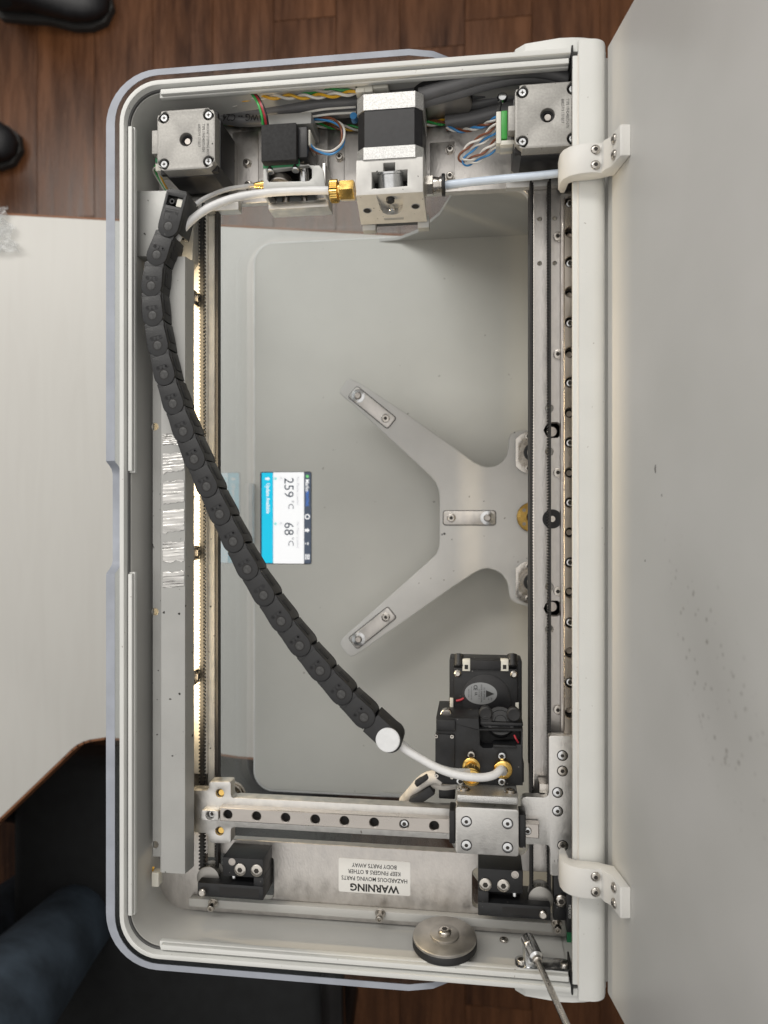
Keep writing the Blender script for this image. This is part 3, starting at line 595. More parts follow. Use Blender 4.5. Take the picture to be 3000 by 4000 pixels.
# hinge arms: bent bar that hooks over the hinge bar and stands on the lid
def hinge(yc):
    wd = 18.0
    xa = X(2194, 366); xr = XB1-1.0
    # outline in x-z: outer line then inner line
    o_ = [(xa+2, 341), (xa, 346), (xa, 356), (xa+1.5, 361), (xa+5, 365), (xa+11, 367.5), (xa+18, 368), (xr-3, 366.5)]
    g1 = lp(23, 0, 6.2); g2 = lp(38, 0, 5.9); g3 = lp(39, 0, 4.9); g4 = lp(39, 0, .2); g5 = lp(14, 0, .2)
    o_ += [(g1.x-3, g1.z-1.5), (g1.x, g1.z+2), (g2.x, g2.z), (g3.x, g3.z), (g4.x, g4.z), (g5.x, g5.z), (xr-2, RIM+3.5), (xr-8, RIM+2.2), (xa+9, RIM+1.6), (xa+5.5, 354), (xa+5, 346), (xa+4.6, 341)]
    n = len(o_); a, b_ = yc-wd/2, yc+wd/2
    bm_ = bmesh.new(); va = [bm_.verts.new((p[0], a, p[1])) for p in o_]; vb = [bm_.verts.new((p[0], b_, p[1])) for p in o_]
    bm_.faces.new(va); bm_.faces.new(vb[::-1])
    for i in range(n): bm_.faces.new((va[i], va[(i+1) % n], vb[(i+1) % n], vb[i]))
    bmesh.ops.recalc_face_normals(bm_, faces=bm_.faces[:])
    ee = [e for e in bm_.edges if abs(e.verts[0].co.y-e.verts[1].co.y) < 1e-3]
    bmesh.ops.bevel(bm_, geom=ee, offset=.7, segments=2, affect='EDGES', profile=.5)
    h = MB().bm(bm_).build('hinge_arm', HINGEW, ld, ang=32); bm_.free()
    for dy in (-4.6, 4.6):
        put(BUTS, ld, (xr-6.5, yc+dy, 367.0), (0, math.radians(4), 0))
        put(BUTS, ld, lp(30.5, yc+dy-YC, 6.05), (0, math.radians(-80), 0))
hinge(Y(622, 366, 2290)); hinge(Y(3447, 366, 2290))

# ================================================================== motors, feeders and wiring at the far end (parts of the printer)
def octo(x0, x1, y0, y1, c): return [(x0+c, y0), (x1-c, y0), (x1, y0+c), (x1, y1-c), (x1-c, y1), (x0+c, y1), (x0, y1-c), (x0, y0+c)]
def stepper(c, name_lines, label, tw=40.4, zt=350):
    x, y = c; h = tw/2
    scr_ = [(sx*15.5, sy*15.5) for sx in (-1, 1) for sy in (-1, 1)]
    cap = MB().prism(octo(x-h, x+h, y-h, y+h, 4.6), zt-9, zt, [circ(x, y, 4.4, 20)]+[circ(x+a, y+b, 3.6, 16) for a, b in scr_], bev=.7)
    cap.box(x-h-4.2, x-h+.4, y-8, y+8, zt-9, zt-.8, .6)
    m = cap.build('stepper_motor', CAST, printer); tag(m, label)
    MB().prism(octo(x-h-.6, x+h+.6, y-h-.6, y+h+.6, 4.8), zt-38, zt-9.05, bev=.2).build('stator', MOTB, m)
    MB().prism(octo(x-h-.4, x+h+.4, y-h-.4, y+h+.4, 4.8), PL+.1, zt-38.05).build('front_bell', CAST, m)
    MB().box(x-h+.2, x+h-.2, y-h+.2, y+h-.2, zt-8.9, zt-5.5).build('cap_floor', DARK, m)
    MB().lathe([(4.2, 0), (4.2, 2.2), (3.1, 2.2), (3.1, .4)], (x, y, zt-5.4), n=20).build('bearing', MOTB, m)
    MB().cyl((x+.3, y-.3, zt-5.4), 2.2, 3.2).build('shaft', STEEL, m)
    for a, b in scr_: put(PHIL, m, (x+a, y+b, zt-2.2))
    for i, t in enumerate(name_lines): text(t, 2.5, 'stamped_text', INKG, m, (x+h-5.0-i*3.0, y+(9.5 if True else 0), zt+.03), R90, .05, 'LEFT', .02, .78)
    return m
LINES = ["MOONS' STEPPING MOTOR", "TYPE 17HD40073-07N", "60825719 17/10/17"]
mA = at(726, 544, 350); mB = at(2139, 449, 350)
sA = stepper((mA.x, mA.y), LINES, 'grey stepper motor beside the cable chain holder')
sB = stepper((mB.x, mB.y), LINES, 'grey stepper motor partly under the rear hinge bar')
# sockets of the two motors
p = at(602, 552, 338); MB().box(mA.x-25.6, mA.x-21.5, mA.y-9.5, mA.y+9, 330, 341, .3).build('circuit_board', PCB, sA)
MB().box(mA.x-26, mA.x-20.5, mA.y-15, mA.y-9.8, 326, 340, .4).build('socket', IVORY, sA)
MB().box(mB.x-28.4, mB.x-24.6, mB.y-9, mB.y+9, 330, 342, .4).build('board', NEON, sB)
MB().box(mB.x-31.6, mB.x-28.5, mB.y-11.5, mB.y+9, 328, 341.5, .4).box(mB.x-29, mB.x-20, mB.y-12.5, mB.y-9.5, 328, 341, .4).build('socket', IVORY, sB)
def wire(pts, r, mat, parent, name='wire', sub=7, n=7): return MB().tube(pts, r, n, 0, sub).build(name, mat, parent)
def twist(pts, r, pitch, mats, parent, off=1.0, ph0=0.):
    # resample, then wind
    P = [Vector(p) for p in pts]; Q = [P[0]*2-P[1]]+P+[P[-1]*2-P[-2]]; R = []
    for i in range(1, len(Q)-2):
        for k in range(14):
            t = k/14; a, b_, c, d_ = Q[i-1], Q[i], Q[i+1], Q[i+2]
            R.append(.5*((2*b_)+(c-a)*t+(2*a-5*b_+4*c-d_)*t*t+(3*b_-a-3*c+d_)*t**3))
    for j, mt in enumerate(mats):
        s = 0; W_ = []
        for i, q in enumerate(R):
            if i: s += (q-R[i-1]).length
            t = (R[min(i+1, len(R)-1)]-R[max(i-1, 0)]).normalized(); u = t.cross(Vector((0, 0, 1))).normalized(); v = t.cross(u)
            a = ph0+2*math.pi*(s/pitch+j/len(mats)); W_.append(q+u*(off*math.cos(a))+v*(off*math.sin(a)))
        MB().tube(W_, r, 6, 0, 1).build('wire', mt, parent)
# wires of the left motor
for i, mt in enumerate((W_Y, W_W, W_G, W_W)):
    wire([(mA.x-24, mA.y-11+i*.8, 334), (mA.x-29-i, mA.y-3-i*2, 330), (mA.x-29-i, mA.y-13, 322), (mA.x-24, mA.y-22-i*1.5, 314), (mA.x-16, mA.y-26-i, 308)], .65, mt, sA)
# wires of the right motor: loop
lp_ = [at(1945, 500, 336), at(1880, 570, 330), at(1820, 600, 328), at(1795, 622, 326), at(1825, 625, 324), at(1880, 590, 322), at(1940, 545, 330)]
pA = [at(1950, 470, 338), at(1900, 520, 333), at(1830, 570, 330), at(1797, 612, 328), at(1812, 628, 326), at(1860, 612, 326), at(1910, 575, 330), at(1952, 535, 334)]
twist(pA, .75, 17, (W_N, W_W), sB, .9); twist([q+Vector((2.5, -1.5, -2)) for q in pA], .7, 19, (W_B, W_W), sB, .9, 1.)
twist([at(1948, 455, 335), at(1890, 490, 326), at(1810, 510, 316), at(1740, 500, 312)], .75, 18, (W_N, W_W, W_B), sB, .9)
MB().tube([at(1955, 400, 330), at(1948, 425, 338), at(1945, 445, 338)], 1.5, 8).build('wire_sleeve', CABLED, sB)
MB().lathe([(3.4, 0), (3.4, 1.5), (2.4, 2.8), (.8, 3.2)], at(1962, 385, 335), n=16).build('knob', CHROME, sB)

# ---- first feeder: encoder box, bracket, idler wheel
e0, e1 = at(1020, 487, 342), at(1157, 622, 342)
fd = thing_a = MB().box(e0.x, e1.x, e1.y, e0.y, 334.7, 342, .5).build('fiber_feeder', BLACKM, printer); tag(fd, 'small feeder with a black box, green board and open bracket')
MB().box(e0.x-.9, e1.x+.4, e1.y-1.0, e0.y-.3, 333.2, 334.6, .2).build('circuit_board', PCB, fd)
MB().box(e0.x+.6, e1.x-.6, e1.y+1.6, e0.y-1, 310, 333.1, .4).build('motor_case', MOTB, fd)
MB().box(e1.x+.1, e1.x+6.5, e1.y+3, e0.y-1, 308, 338, .6).build('motor_body', MOTB, fd)
g0, g1 = at(1048, 448, 330), at(1185, 485, 330); MB().box(g0.x, g1.x+6, g0.y-9, g0.y-1, PL+.1, 332, .8).build('rear_bracket', ALUC, fd)
# open front bracket
bz = 334
bo = xy([(1028, 638), (1157, 628), (1160, 612), (1166, 610), (1172, 640), (1248, 645), (1262, 662), (1272, 735), (1262, 745), (1040, 752), (1028, 740)], bz)
bi = xy([(1045, 668), (1205, 645), (1218, 660), (1218, 695), (1206, 706), (1050, 710), (1044, 700)], bz)
MB().prism(bo, bz-4, bz, [bi], bev=.5).build('open_bracket', ALUC, fd)
bo2 = xy([(1030, 742), (1268, 738), (1268, 790), (1240, 800), (1030, 800)], 322); q0 = at(1028, 745, bz); q1 = at(1270, 760, bz)
MB().box(q0.x, q1.x, q0.y-8, q0.y-3, 307, 322, .8).build('lower_bracket', ALU, fd)
for xs in (q0.x, q1.x-2): MB().box(xs, xs+2, q0.y-4, q0.y+17, 308, bz-1, .4).build('bracket_side', ALU, fd)
p = at(1098, 690, 322); MB().lathe([(7.3, 0), (7.7, .5), (7.7, 5.5), (7.2, 6), (2.0, 6), (2.0, 7.5), (1.2, 7.5)], (p.x, p.y-2, 322), (0, -1, .35), n=32).build('idler_wheel', STEEL, fd)
MB().box(e0.x+1, e1.x+6, e1.y-13, e1.y-1.8, PL+.1, 316, .4).build('bracket_floor', MOTB, fd)
p = at(1182, 680, 326); MB().cyl((p.x, p.y-6, 322), 3.4, 12, (0, 1, .2), 18, .6).build('roller', CHROME, fd)
for (px, py) in ((1048, 652), (1147, 645)): p = at(px, py, 338); MB().cyl((p.x, p.y+4, 331), 2.6, 6.5, (0, -1, .45), 18, .6).build('screw', CHROME, fd)
p = at(1008, 724, 322); MB().lathe([(1.0, 0), (1.6, 3), (2.4, 6), (2.4, 9), (2.9, 9), (2.9, 13)], (p.x-6.5, p.y, 322), (1, 0, 0), n=14).build('brass_fitting', BRASS, fd)
for (px, py, r_, l_) in ((1062, 785, 2.2, 9), (1118, 785, 2.7, 14), (1190, 785, 2.2, 9)):
    p = at(px, py, 312); MB().cyl((p.x, p.y+l_*.55, 312), r_, l_, (0, -1, .12), 18, .5).build('pin', NICK, fd)
p = at(1118, 772, 312); MB().cyl((p.x, p.y+3, 311), 5.5, 3, (0, -1, .12), 22, .5).build('bearing', CHROME, fd)
MB().box(at(1195, 505, 334).x, at(1212, 505, 334).x, at(1200, 567, 334).y, at(1200, 507, 334).y, 318, 334, .3).build('socket', IVORY, fd)
wl = [at(1203, 560, 332), at(1235, 588, 328), at(1290, 598, 326), at(1330, 570, 328), at(1342, 530, 330), at(1330, 490, 328), at(1290, 468, 324), at(1220, 470, 318)]
twist(wl, .75, 60, (W_N, W_W, W_B), fd, 1.1)
# red, green and black leads dropping into the box
for i, (mt, dx) in enumerate(((W_G, 0), (W_R, 9), (W_K, 15), (W_R, 12))):
    wire([at(975+dx*.6, 358+dx*.3, 338), at(990+dx, 375, 343), at(1010+dx*1.0, 410, 346), at(1022+dx*1.2, 450, 345), at(1028+dx*1.3, 492, 340)], .85, mt, fd)
MB().tube([at(978, 358, 335), at(975, 380, 330), at(990, 410, 322), at(1020, 440, 312)], 2.4, 10).build('wire_sleeve', CABLED, fd)

# ---- main feeder: black motor lying down, white block, brass collar
zx = 348
k0 = at(1390, 372, zx); k1 = at(1652, 372, zx)
ex = MB(); zt = zx
def yb(py, z=zx): return at(1520, py, z).y
def lying(y0, y1, x0, x1, z0, z1, c, mb=None):                                # octagon pushed along y
    pts = octo(x0, x1, z0, z1, c); n = len(pts); mb = mb or MB()
    return mb.add([(p[0], y0, p[1]) for p in pts]+[(p[0], y1, p[1]) for p in pts], [tuple(range(n)), tuple(range(n, 2*n))[::-1]]+[(i, (i+1) % n, n+(i+1) % n, n+i) for i in range(n)])
xm0, xm1 = k0.x, k1.x
fe = lying(yb(570), yb(425), xm0+.6, xm1-.6, 306, zx-.6, 5).build('main_feeder', MOTB, printer, ang=25); tag(fe, 'black feeder motor with white drive block and brass collar')
lying(yb(424.5), yb(362), xm0, xm1, 306, zx, 5).build('end_bell', CASTL, fe, ang=25)
lying(yb(618), yb(571), xm0, xm1, 306, zx, 5).build('end_bell', CASTL, fe, ang=25)
# drive block: flat top with a T-shaped pocket
zk = 347
bx0, bx1 = at(1391, 640, zk).x, at(1652, 640, zk).x; yt, ybm = at(1520, 619, zk).y, at(1520, 757, zk).y
def bxy(u, v): return (bx0+(bx1-bx0)*u, yt+(ybm-yt)*v)
BLK = M('white machined block', (.62, .61, .585), .42, .2, var=.05, vs=200, bump=.1, bs=1500, speck=.3, sp_s=500)
pk = [bxy(.235, .36), bxy(.41, .36), bxy(.41, .12), bxy(.585, .12), bxy(.585, .34), bxy(.77, .34), bxy(.77, .80), bxy(.235, .84)]
MB().prism([bxy(0, 0), bxy(1, 0), bxy(1, 1), bxy(0, 1)], 320, zk, [pk], bev=.4).build('drive_block', BLK, fe)
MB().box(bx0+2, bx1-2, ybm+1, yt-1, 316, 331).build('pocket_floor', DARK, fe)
# front face leaning out below the block
f_top = [at(1391, 765, zk), at(1652, 745, zk)]
zf = 316
fa = [(bx0, ybm, zk-1), (bx1, ybm, zk-1), (at(1668, 0, zf).x, at(1530, 872, zf).y, zf), (at(1410, 0, zf).x, at(1530, 872, zf).y, zf)]
def onf(u, v, d=0):
    a = Vector(fa[0]).lerp(Vector(fa[1]), u); b_ = Vector(fa[3]).lerp(Vector(fa[2]), u); n_ = (Vector(fa[1])-Vector(fa[0])).cross(Vector(fa[3])-Vector(fa[0])).normalized()
    if n_.z < 0: n_ = -n_
    return a.lerp(b_, v)+n_*d
mbf = MB(); FN = (onf(.5, .5, 1)-onf(.5, .5, 0))
uu = [0, .31, .33, .36, .42, .5, .58, .64, .67, .69, 1]; 
outer = [(0, 0), (.30, 0), (.33, .45), (.36, .60), (.42, .68), (.5, .70), (.58, .68), (.64, .60), (.67, .45), (.70, 0), (1, 0), (1, .90), (.84, .90), (.84, 1.0), (1.02, 1.0), (1.04, 1.04), (.86, 1.04), (.83, .93), (.24, .93), (.2, 1.02), (.02, 1.02), (0, .9)]
outer = [(0, 0), (.30, 0), (.33, .45), (.36, .60), (.42, .68), (.5, .70), (.58, .68), (.64, .60), (.67, .45), (.70, 0), (1, 0), (1.0, 1.0), (0, 1.0)]
n = len(outer); b3 = bmesh.new(); va = [b3.verts.new(onf(u, v, 0)) for u, v in outer]; vb = [b3.verts.new(onf(u, v, -5)) for u, v in outer]
b3.faces.new(va); b3.faces.new(vb[::-1])
for i in range(n): b3.faces.new((va[i], vb[i], vb[(i+1) % n], va[(i+1) % n]))
bmesh.ops.recalc_face_normals(b3, faces=b3.faces[:]); MB().bm(b3).build('front_plate', BLK, fe, ang=25); b3.free()
for (u0, u1) in ((.02, .22), (.86, 1.03)):
    a, b_ = onf(u0, .97, -3), onf(u1, .97, -3); MB().box(min(a.x, b_.x), max(a.x, b_.x), a.y-7, a.y+2, a.z-8, a.z-1, .4).build('foot_tab', ALUC, fe)
for (u, v) in ((.13, .50), (.86, .44)):
    MB().lathe([(2.9, .02), (2.9, .2), (2.4, .2), (2.4, .05)], onf(u, v), FN, n=20).lathe([(2.4, .04), (2.4, .12)], onf(u, v), FN, n=20, m=1).build('bolt_hole', [CHROME, DARK], fe)
a, b_ = onf(.35, .80, .1), onf(.68, .80, .1); MB().tube([onf(.36, .82, .1), onf(.66, .82, .1)], .45, 6, 0, 1).tube([onf(.36, .86, .1), onf(.66, .86, .1)], .3, 6, 0, 1).build('slot_mark', ALUC, fe)
# pulley and drive wheel in the pocket
c1_ = Vector((*bxy(.5, .50), 340)); MB().lathe([(9.2, 0), (9.8, .4), (9.8, 2), (8.4, 2.4), (8.4, 11), (9.4, 11.4), (9.4, 12.6), (8.6, 13)], c1_+Vector((0, -6, -4)), (0, .92, .39), n=36).build('pulley', CHROME, fe)
MB().lathe([(2.4, 0), (2.8, .4), (2.8, 5), (2.2, 5.6)], onf(.5, .18, -4), FN, n=16).build('set_screw', MOTB, fe)
DW = M('bronze drive wheel', (.30, .20, .15), .35, .9)
MB().lathe([(7.4, 0), (7.8, .5), (7.8, 4), (6.6, 4.6), (6.4, 3.4), (2.6, 3.4)], onf(.5, .50, -9), FN, n=32).build('drive_wheel', DW, fe)
MB().cyl(onf(.5, .56, -7), 2.3, 7.5, FN, 18, .5).build('shaft', CHROME, fe)
MB().box(bx0+3, bx1-3, fa[2][1]+2, ybm-1, 306, 322).build('gear_case', MOTB, fe)
# brass collar and hex on the left
zz = 334; cb = at(1391, 743, zz); yv = cb.y
MB().lathe([(6.6, 0), (6.8, .6), (6.8, 9), (6.4, 9.6)], (cb.x-10.6, yv, zz), (1, 0, 0), n=6).build('brass_nut', BRASS, fe)
MB().lathe([(6.4, -1.2), (7.0, -.4, 30), (7.0, 4.2, 30), (6.2, 4.8), (5.4, 4.8), (5.4, 7)], (cb.x-16.5, yv, zz), (1, 0, 0), n=60).build('knurled_collar', BRASS, fe)
# steel fitting on the right
cr_ = at(1655, 727, zz); yr = cr_.y
MB().lathe([(6.3, 0), (6.5, .4), (6.5, 6.6), (6.0, 7)], (cr_.x-.5, yr, zz), (1, 0, 0), n=6).build('steel_nut', NICK, fe)
MB().lathe([(5.2, 0), (5.4, 1), (4.8, 4), (5.4, 4.3), (5.4, 5.5)], (cr_.x+6.4, yr, zz), (1, 0, 0), n=24).build('push_fitting', NICK, fe)
MB().lathe([(6.9, 0), (7.1, .4), (7.1, 1.8), (6.7, 2.2)], (cr_.x+12, yr, zz), (1, 0, 0), n=28).build('release_collar', BLACK, fe)
# white plug behind the black motor, twisted pairs
q0, q1 = at(1394, 314, 344), at(1455, 366, 344); cn = MB().box(q0.x, q1.x, q1.y+1.5, q0.y, 330, 344, .6).box(q1.x+.05, q1.x+10, q1.y+4, q0.y-2, 332, 343, .5).box(q0.x-.8, q0.x+5, q1.y+1, q1.y+4, 331, 345, .4).build('motor_plug', IVORY, fe)
pa = [at(900, 428, 318), at(915, 408, 326), at(960, 385, 332), at(1060, 378, 336), at(1200, 378, 338), at(1320, 370, 340), at(1396, 360, 340)]
twist(pa, .95, 21, (W_Y, W_W), fe, 1.15)
pb_ = [at(1000, 395, 322), at(1120, 378, 330), at(1200, 365, 336), at(1300, 355, 339), at(1396, 346, 340)]
twist([q+Vector((0, 1, 0)) for q in pb_], .95, 23, (W_G, W_W), fe, 1.1, .6)
wire([at(960, 395, 322), at(1060, 360, 332), at(1180, 340, 338), at(1280, 325, 340), at(1396, 328, 338)], 1.0, W_W, fe)
# grey cables along the far wall
for i, (pts, r_) in enumerate((([at(1640, 372, 338), at(1760, 335, 341), at(1880, 300, 342), at(2010, 278, 341), at(2140, 282, 338), at(2280, 330, 332)], 4.4), ([at(1640, 400, 333), at(1780, 362, 335), at(1900, 328, 336), at(2020, 305, 336), at(2130, 305, 334), at(2270, 345, 330)], 4.2),
   
    ([at(880, 440, 314), at(1000, 438, 316), at(1130, 425, 320), at(1250, 405, 324), at(1390, 395, 326), at(1660, 360, 330), at(1850, 310, 334), at(2000, 275, 336), at(2130, 270, 334), at(2290, 312, 330)], 4.6),
    ([at(1180, 452, 316), at(1290, 440, 318), at(1390, 432, 320), at(1660, 385, 324), at(1850, 335, 326), at(2000, 305, 328), at(2120, 300, 326), at(2260, 335, 322)], 4.0),
    ([at(1650, 415, 314), at(1800, 375, 316), at(1960, 345, 316), at(2120, 330, 316)], 4.2),
    ([at(1650, 430, 309), at(1800, 415, 309), at(1960, 385, 310), at(2060, 380, 310)], 4.4),
    ([at(1740, 480, 308), at(1850, 462, 309), at(1980, 430, 312), at(2060, 420, 312)], 5.0),
    ([at(1160, 448, 324), at(1260, 428, 327), at(1390, 418, 328)], .8), ([at(1180, 462, 322), at(1290, 446, 324), at(1390, 440, 325)], .8))):
    wire(pts, r_, CABLE if r_ > 1 else W_W, printer, 'grey_cable' if r_ > 1 else 'wire', n=12)
MB().tube([at(640, 445, 308), at(800, 452, 312), at(940, 470, 313), at(1030, 468, 312)], 4.2, 12).build('grey_cable', CABLE, printer)
text('AWG -- C24', 7.0, 'cable_print', INK, printer, at(950, 457, 319), math.pi-.06, .1, 'CENTER', .05, .8)
twist([at(860, 478, 308), at(950, 484, 309), at(1035, 478, 310)], .8, 22, (W_G, W_W, W_Y), printer, 1.2)
twist([at(1150, 490, 308), at(1260, 488, 308), at(1400, 500, 308), at(1700, 480, 308), at(1820, 465, 309)], .8, 26, (W_G, W_W, W_Y, W_N), printer, 1.5)
MB().lathe([(2.4, 0), (2.4, 6)], at(1386, 470, 320), n=16).build('blue_sleeve', W_B, printer)
# far-wall ring and the floor plate below the feeders
YF = Y1-5.3; p = atY(1716, 345, YF-6); p.y = YF; p.z = 321
dm2 = MB().lathe([(20.6, 0), (21.3, .8), (21.3, 4.2), (20.6, 5.2)], p, (0, -1, .06), n=48).build('pressure_disc', RUBBER, printer)
MB().lathe([(20.6, 5.0), (21.0, 5.4), (21.0, 6.8), (20.2, 7.4)], p, (0, -1, .06), n=48).build('steel_plate', DISCM, dm2)
for (px, py) in ((959, 628), (1323, 605), (1757, 575), (1757, 680), (1312, 708), (965, 715)):
    p = at(px, py, 309); put(CAPN, printer, (p.x, p.y, PL+1.0)); put(WASH, printer, (p.x, p.y, PL+.05))
# raised pads on the far plate
for (a, b_) in (((910, 520), (1010, 740)), ((1280, 510), (1345, 740)), ((1680, 560), (1775, 720))):
    p, q = at(*a, PL), at(*b_, PL); MB().box(p.x, q.x, q.y, p.y, PL+.02, PL+.8, .2).build('plate_pad', ALUB, printer)
MB().box(mA.x-24, mA.x+24, mA.y-33, mA.y-22, PL+.1, PL+9, .8).build('motor_mount', ALU, sA); MB().box(mB.x-24, mB.x+22, mB.y-27, mB.y-21.5, PL+.1, PL+6, .8).build('motor_mount', ALU, sB)

# ================================================================== clear visor round the front
visor = thing('visor', 'clear acrylic visor wrapped round the front of the printer', 'visor', (-250, YC, BZ))
def vpath(off, offy, r):
    x0 = XL+off; a = Y0+offy; b_ = Y1-offy; pts = []
    xe = X(1880, 340, 200)
    for i in range(15): pts.append((xe-(xe-(x0+r))*i/14, b_))
    pts += arc(x0+r, b_-r, r, 90, 180, 10)[1:]
    yn = [Y(py, RIM, 430) for py in (1740, 1800, 1806, 1815, 1830, 1850, 2195, 2212, 2228, 2238, 2244, 2300)]
    pts += [(x0, y) for y in yn]
    pts += arc(x0+r, a+r, r, 180, 270, 10)
    for i in range(1, 15): pts.append((x0+r+(xe-(x0+r))*i/14, a))
    return pts
vo = vpath(-9.6, -7.4, 35.5); vi = vpath(-3.4, -3.4, 30.3); nv = len(vo); i0 = 15+10
def vz(i):
    x, y = vo[i]
    if i0 <= i < i0+12: return RIM-.4-(0, 0, 1, 4, 7.5, 9, 9, 7.5, 4, 1, 0, 0)[i-i0]
    xe = X(1880, 340, 200); 
    t = (x-(xe-48))/48
    return RIM-.4-(60*(1-math.sqrt(max(0, 1-t*t))) if t > 0 else 0)
zb_ = 52
vo_ = vo; sheet = MB(); sheet.add([(p[0], p[1], zb_) for p in vo]+[(p[0], p[1], vz(i)) for i, p in enumerate(vo)], [(i, i+1, nv+i+1, nv+i) for i in range(nv-1)])
sheet.add([(p[0], p[1], zb_) for p in vi]+[(p[0], p[1], vz(i)) for i, p in enumerate(vi)], [(i+1, i, nv+i, nv+i+1) for i in range(nv-1)])
sheet.build('sheet', ACRYL, visor)
MB().add([(p[0], p[1], vz(i)) for i, p in enumerate(vo)]+[(p[0], p[1], vz(i)) for i, p in enumerate(vi)]+[(p[0], p[1], vz(i)-.6) for i, p in enumerate(vo)]+[(p[0], p[1], vz(i)-.6) for i, p in enumerate(vi)],
   [(i, i+1, nv+i+1, nv+i) for i in range(nv-1)]+[(i, 2*nv+i, 2*nv+i+1, i+1) for i in range(nv-1)]+[(nv+i, nv+i+1, 3*nv+i+1, 3*nv+i) for i in range(nv-1)]).build('edge', EDGEAC, visor)
h0 = at(962, 1888, 66); h1 = at(978, 2126, 66)
MB().box(XL-3.0, XL+1.6, h1.y, h0.y, 52, 68, 1.2).build('pull_tab', M('pale acrylic tab', (.75, .76, .76), .2, alpha=.55), visor)

# ================================================================== build platform arm (rides up and down)
ZA = 112.0
arm = thing('platform_arm', 'light grey Y-shaped build platform arm low inside the printer', 'platform arm', (at(1900, 2020, ZA).x, at(1900, 2020, ZA).y, BZ))
ap = [(48, 200), (36, 183), (42, 165), (76, 116), (92, 110), (110, 118), (150, 135), (400, 300), (640, 470), (760, 560), (800, 580), (838, 588), (878, 582), (915, 560), (940, 525), (949, 480), (950, 435), (960, 410), (985, 394), (1030, 386), (1110, 386), (1200, 420), (1240, 600), (1240, 1120), (1200, 1300), (1110, 1340), (1050, 1338), (990, 1322), (960, 1300), (951, 1270), (948, 1230), (938, 1200), (912, 1165), (880, 1145), (838, 1133), (800, 1140), (760, 1160), (640, 1240), (400, 1410), (170, 1570), (118, 1605), (98, 1612), (78, 1600), (42, 1555), (38, 1535), (52, 1512), (90, 1478), (300, 1290), (530, 1085), (560, 1055), (575, 1015), (577, 960), (577, 760), (573, 715), (555, 670), (528, 636), (300, 425), (98, 238)]
poly = xy(ap, ZA, 1300, 1400, 1.3825)
fl1 = [Vector((q.x+.6, q.y, ZA)) for q in rodp]
nutp = Vector((pc.x-4, pc.y, ZA))
hs = []
for p in fl1: hs.append(circ(p.x, p.y, 10.2, 20))
ARMC = M('anodised arm aluminium', (.70, .69, .67), .5, .1, var=.05, vs=30, bump=.10, bs=1500, speck=-.1, sp_s=240, sp_col=(.3, .28, .25))
MB().prism(poly, ZA-14, ZA, hs, bev=.8, seg=3).build('arm_plate', ARMC, arm)
for p in fl1:
    bfl = []
    R_ = 20.5; 
    cxp, cyp = p.x, p.y
    bfl = arc(cxp, cyp, R_, 55, 125, 6)+[(cxp-15.8, cyp+13)]+[(cxp-15.8, cyp-13)]+arc(cxp, cyp, R_, 235, 305, 6)+[(cxp+15.8, cyp-13), (cxp+15.8, cyp+13)]
    f = MB().prism(bfl, ZA+.05, ZA+3, [circ(cxp, cyp, 10, 22)], bev=.5).build('bearing_flange', NICK, arm)
    MB().lathe([(12.2, 3.0), (12.2, 4.2), (10.4, 4.2), (10.4, -6)], (cxp, cyp, ZA), n=30).build('bearing_sleeve', NICK, f)
    MB().lathe([(10.2, 0), (10.2, 3.8), (4.9, 4.4), (4.7, 1)], (cxp, cyp, ZA-1), n=30).build('seal', BLACK, f)
    for s in (-1, 1): put(CAPN, f, (cxp-4.5, cyp+s*15, ZA+3.02))
nt_ = MB().lathe([(13.5, 0), (14, .5), (14, 3), (13.5, 3.5), (5, 3.5), (5, 0)], (nutp.x+4, nutp.y, ZA+.05), n=36).build('brass_nut', BRASS, arm)
for s in (-1, 1): MB().lathe([(1.7, 3.45), (1.7, 3.6)], (nutp.x-3, nutp.y+s*6.5, ZA+.05), n=12).build('nut_hole', NICK, nt_)
def strap(a, b_, wz=ZA, big=1):
    A_, B_ = at(*a, wz), at(*b_, wz); t = (B_-A_).normalized(); n_ = Vector((-t.y, t.x, 0)); Lh = (B_-A_).length/2+7.5; c = (A_+B_)/2
    pl = [tuple((c+t*q[0]+n_*q[1])[:2]) for q in rrect(-Lh, Lh, -6.6, 6.6, 2.2, 3)]
    pl2 = [tuple((c+t*q[0]+n_*q[1])[:2]) for q in rrect(-Lh-.7, Lh+.7, -7.3, 7.3, 2.6, 3)]
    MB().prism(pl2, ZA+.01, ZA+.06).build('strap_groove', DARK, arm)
    s_ = MB().prism(pl, ZA+.07, ZA+1.6, bev=.4).build('mount_strap', ALUB, arm)
    MB().lathe([(6.6, 0), (6.6, .5), (3.6, 1.2), (3.0, .8)], (A_.x, A_.y, ZA+1.62), n=26).build('polished_cup', CHROME, s_)
    put(MB().lathe([(2.9, 0), (2.9, 3.0), (2.5, 3.4), (1.3, 3.4, 6), (1.2, 2.4, 6)], n=24).mesh('screw', STEEL), s_, (A_.x, A_.y, ZA+1.7)); put(FLATB, s_, (B_.x, B_.y, ZA+1.5))
    return s_
for (px, py, r_) in ((1736, 2085, 1.1), (1727, 2088, .8), (1765, 2108, .5), (2010, 1690, .6), (1890, 1958, .5)):
    p = at(px, py, ZA); MB().lathe([(r_, 0), (r_*.8, r_*.5), (r_*.3, r_*.7)], (p.x, p.y, ZA), n=7).build('residue', DARK, arm)
strap((1400, 1548), (1507, 1635)); strap((1904, 2023), (1763, 2023)); strap((1402, 2495), (1508, 2410))

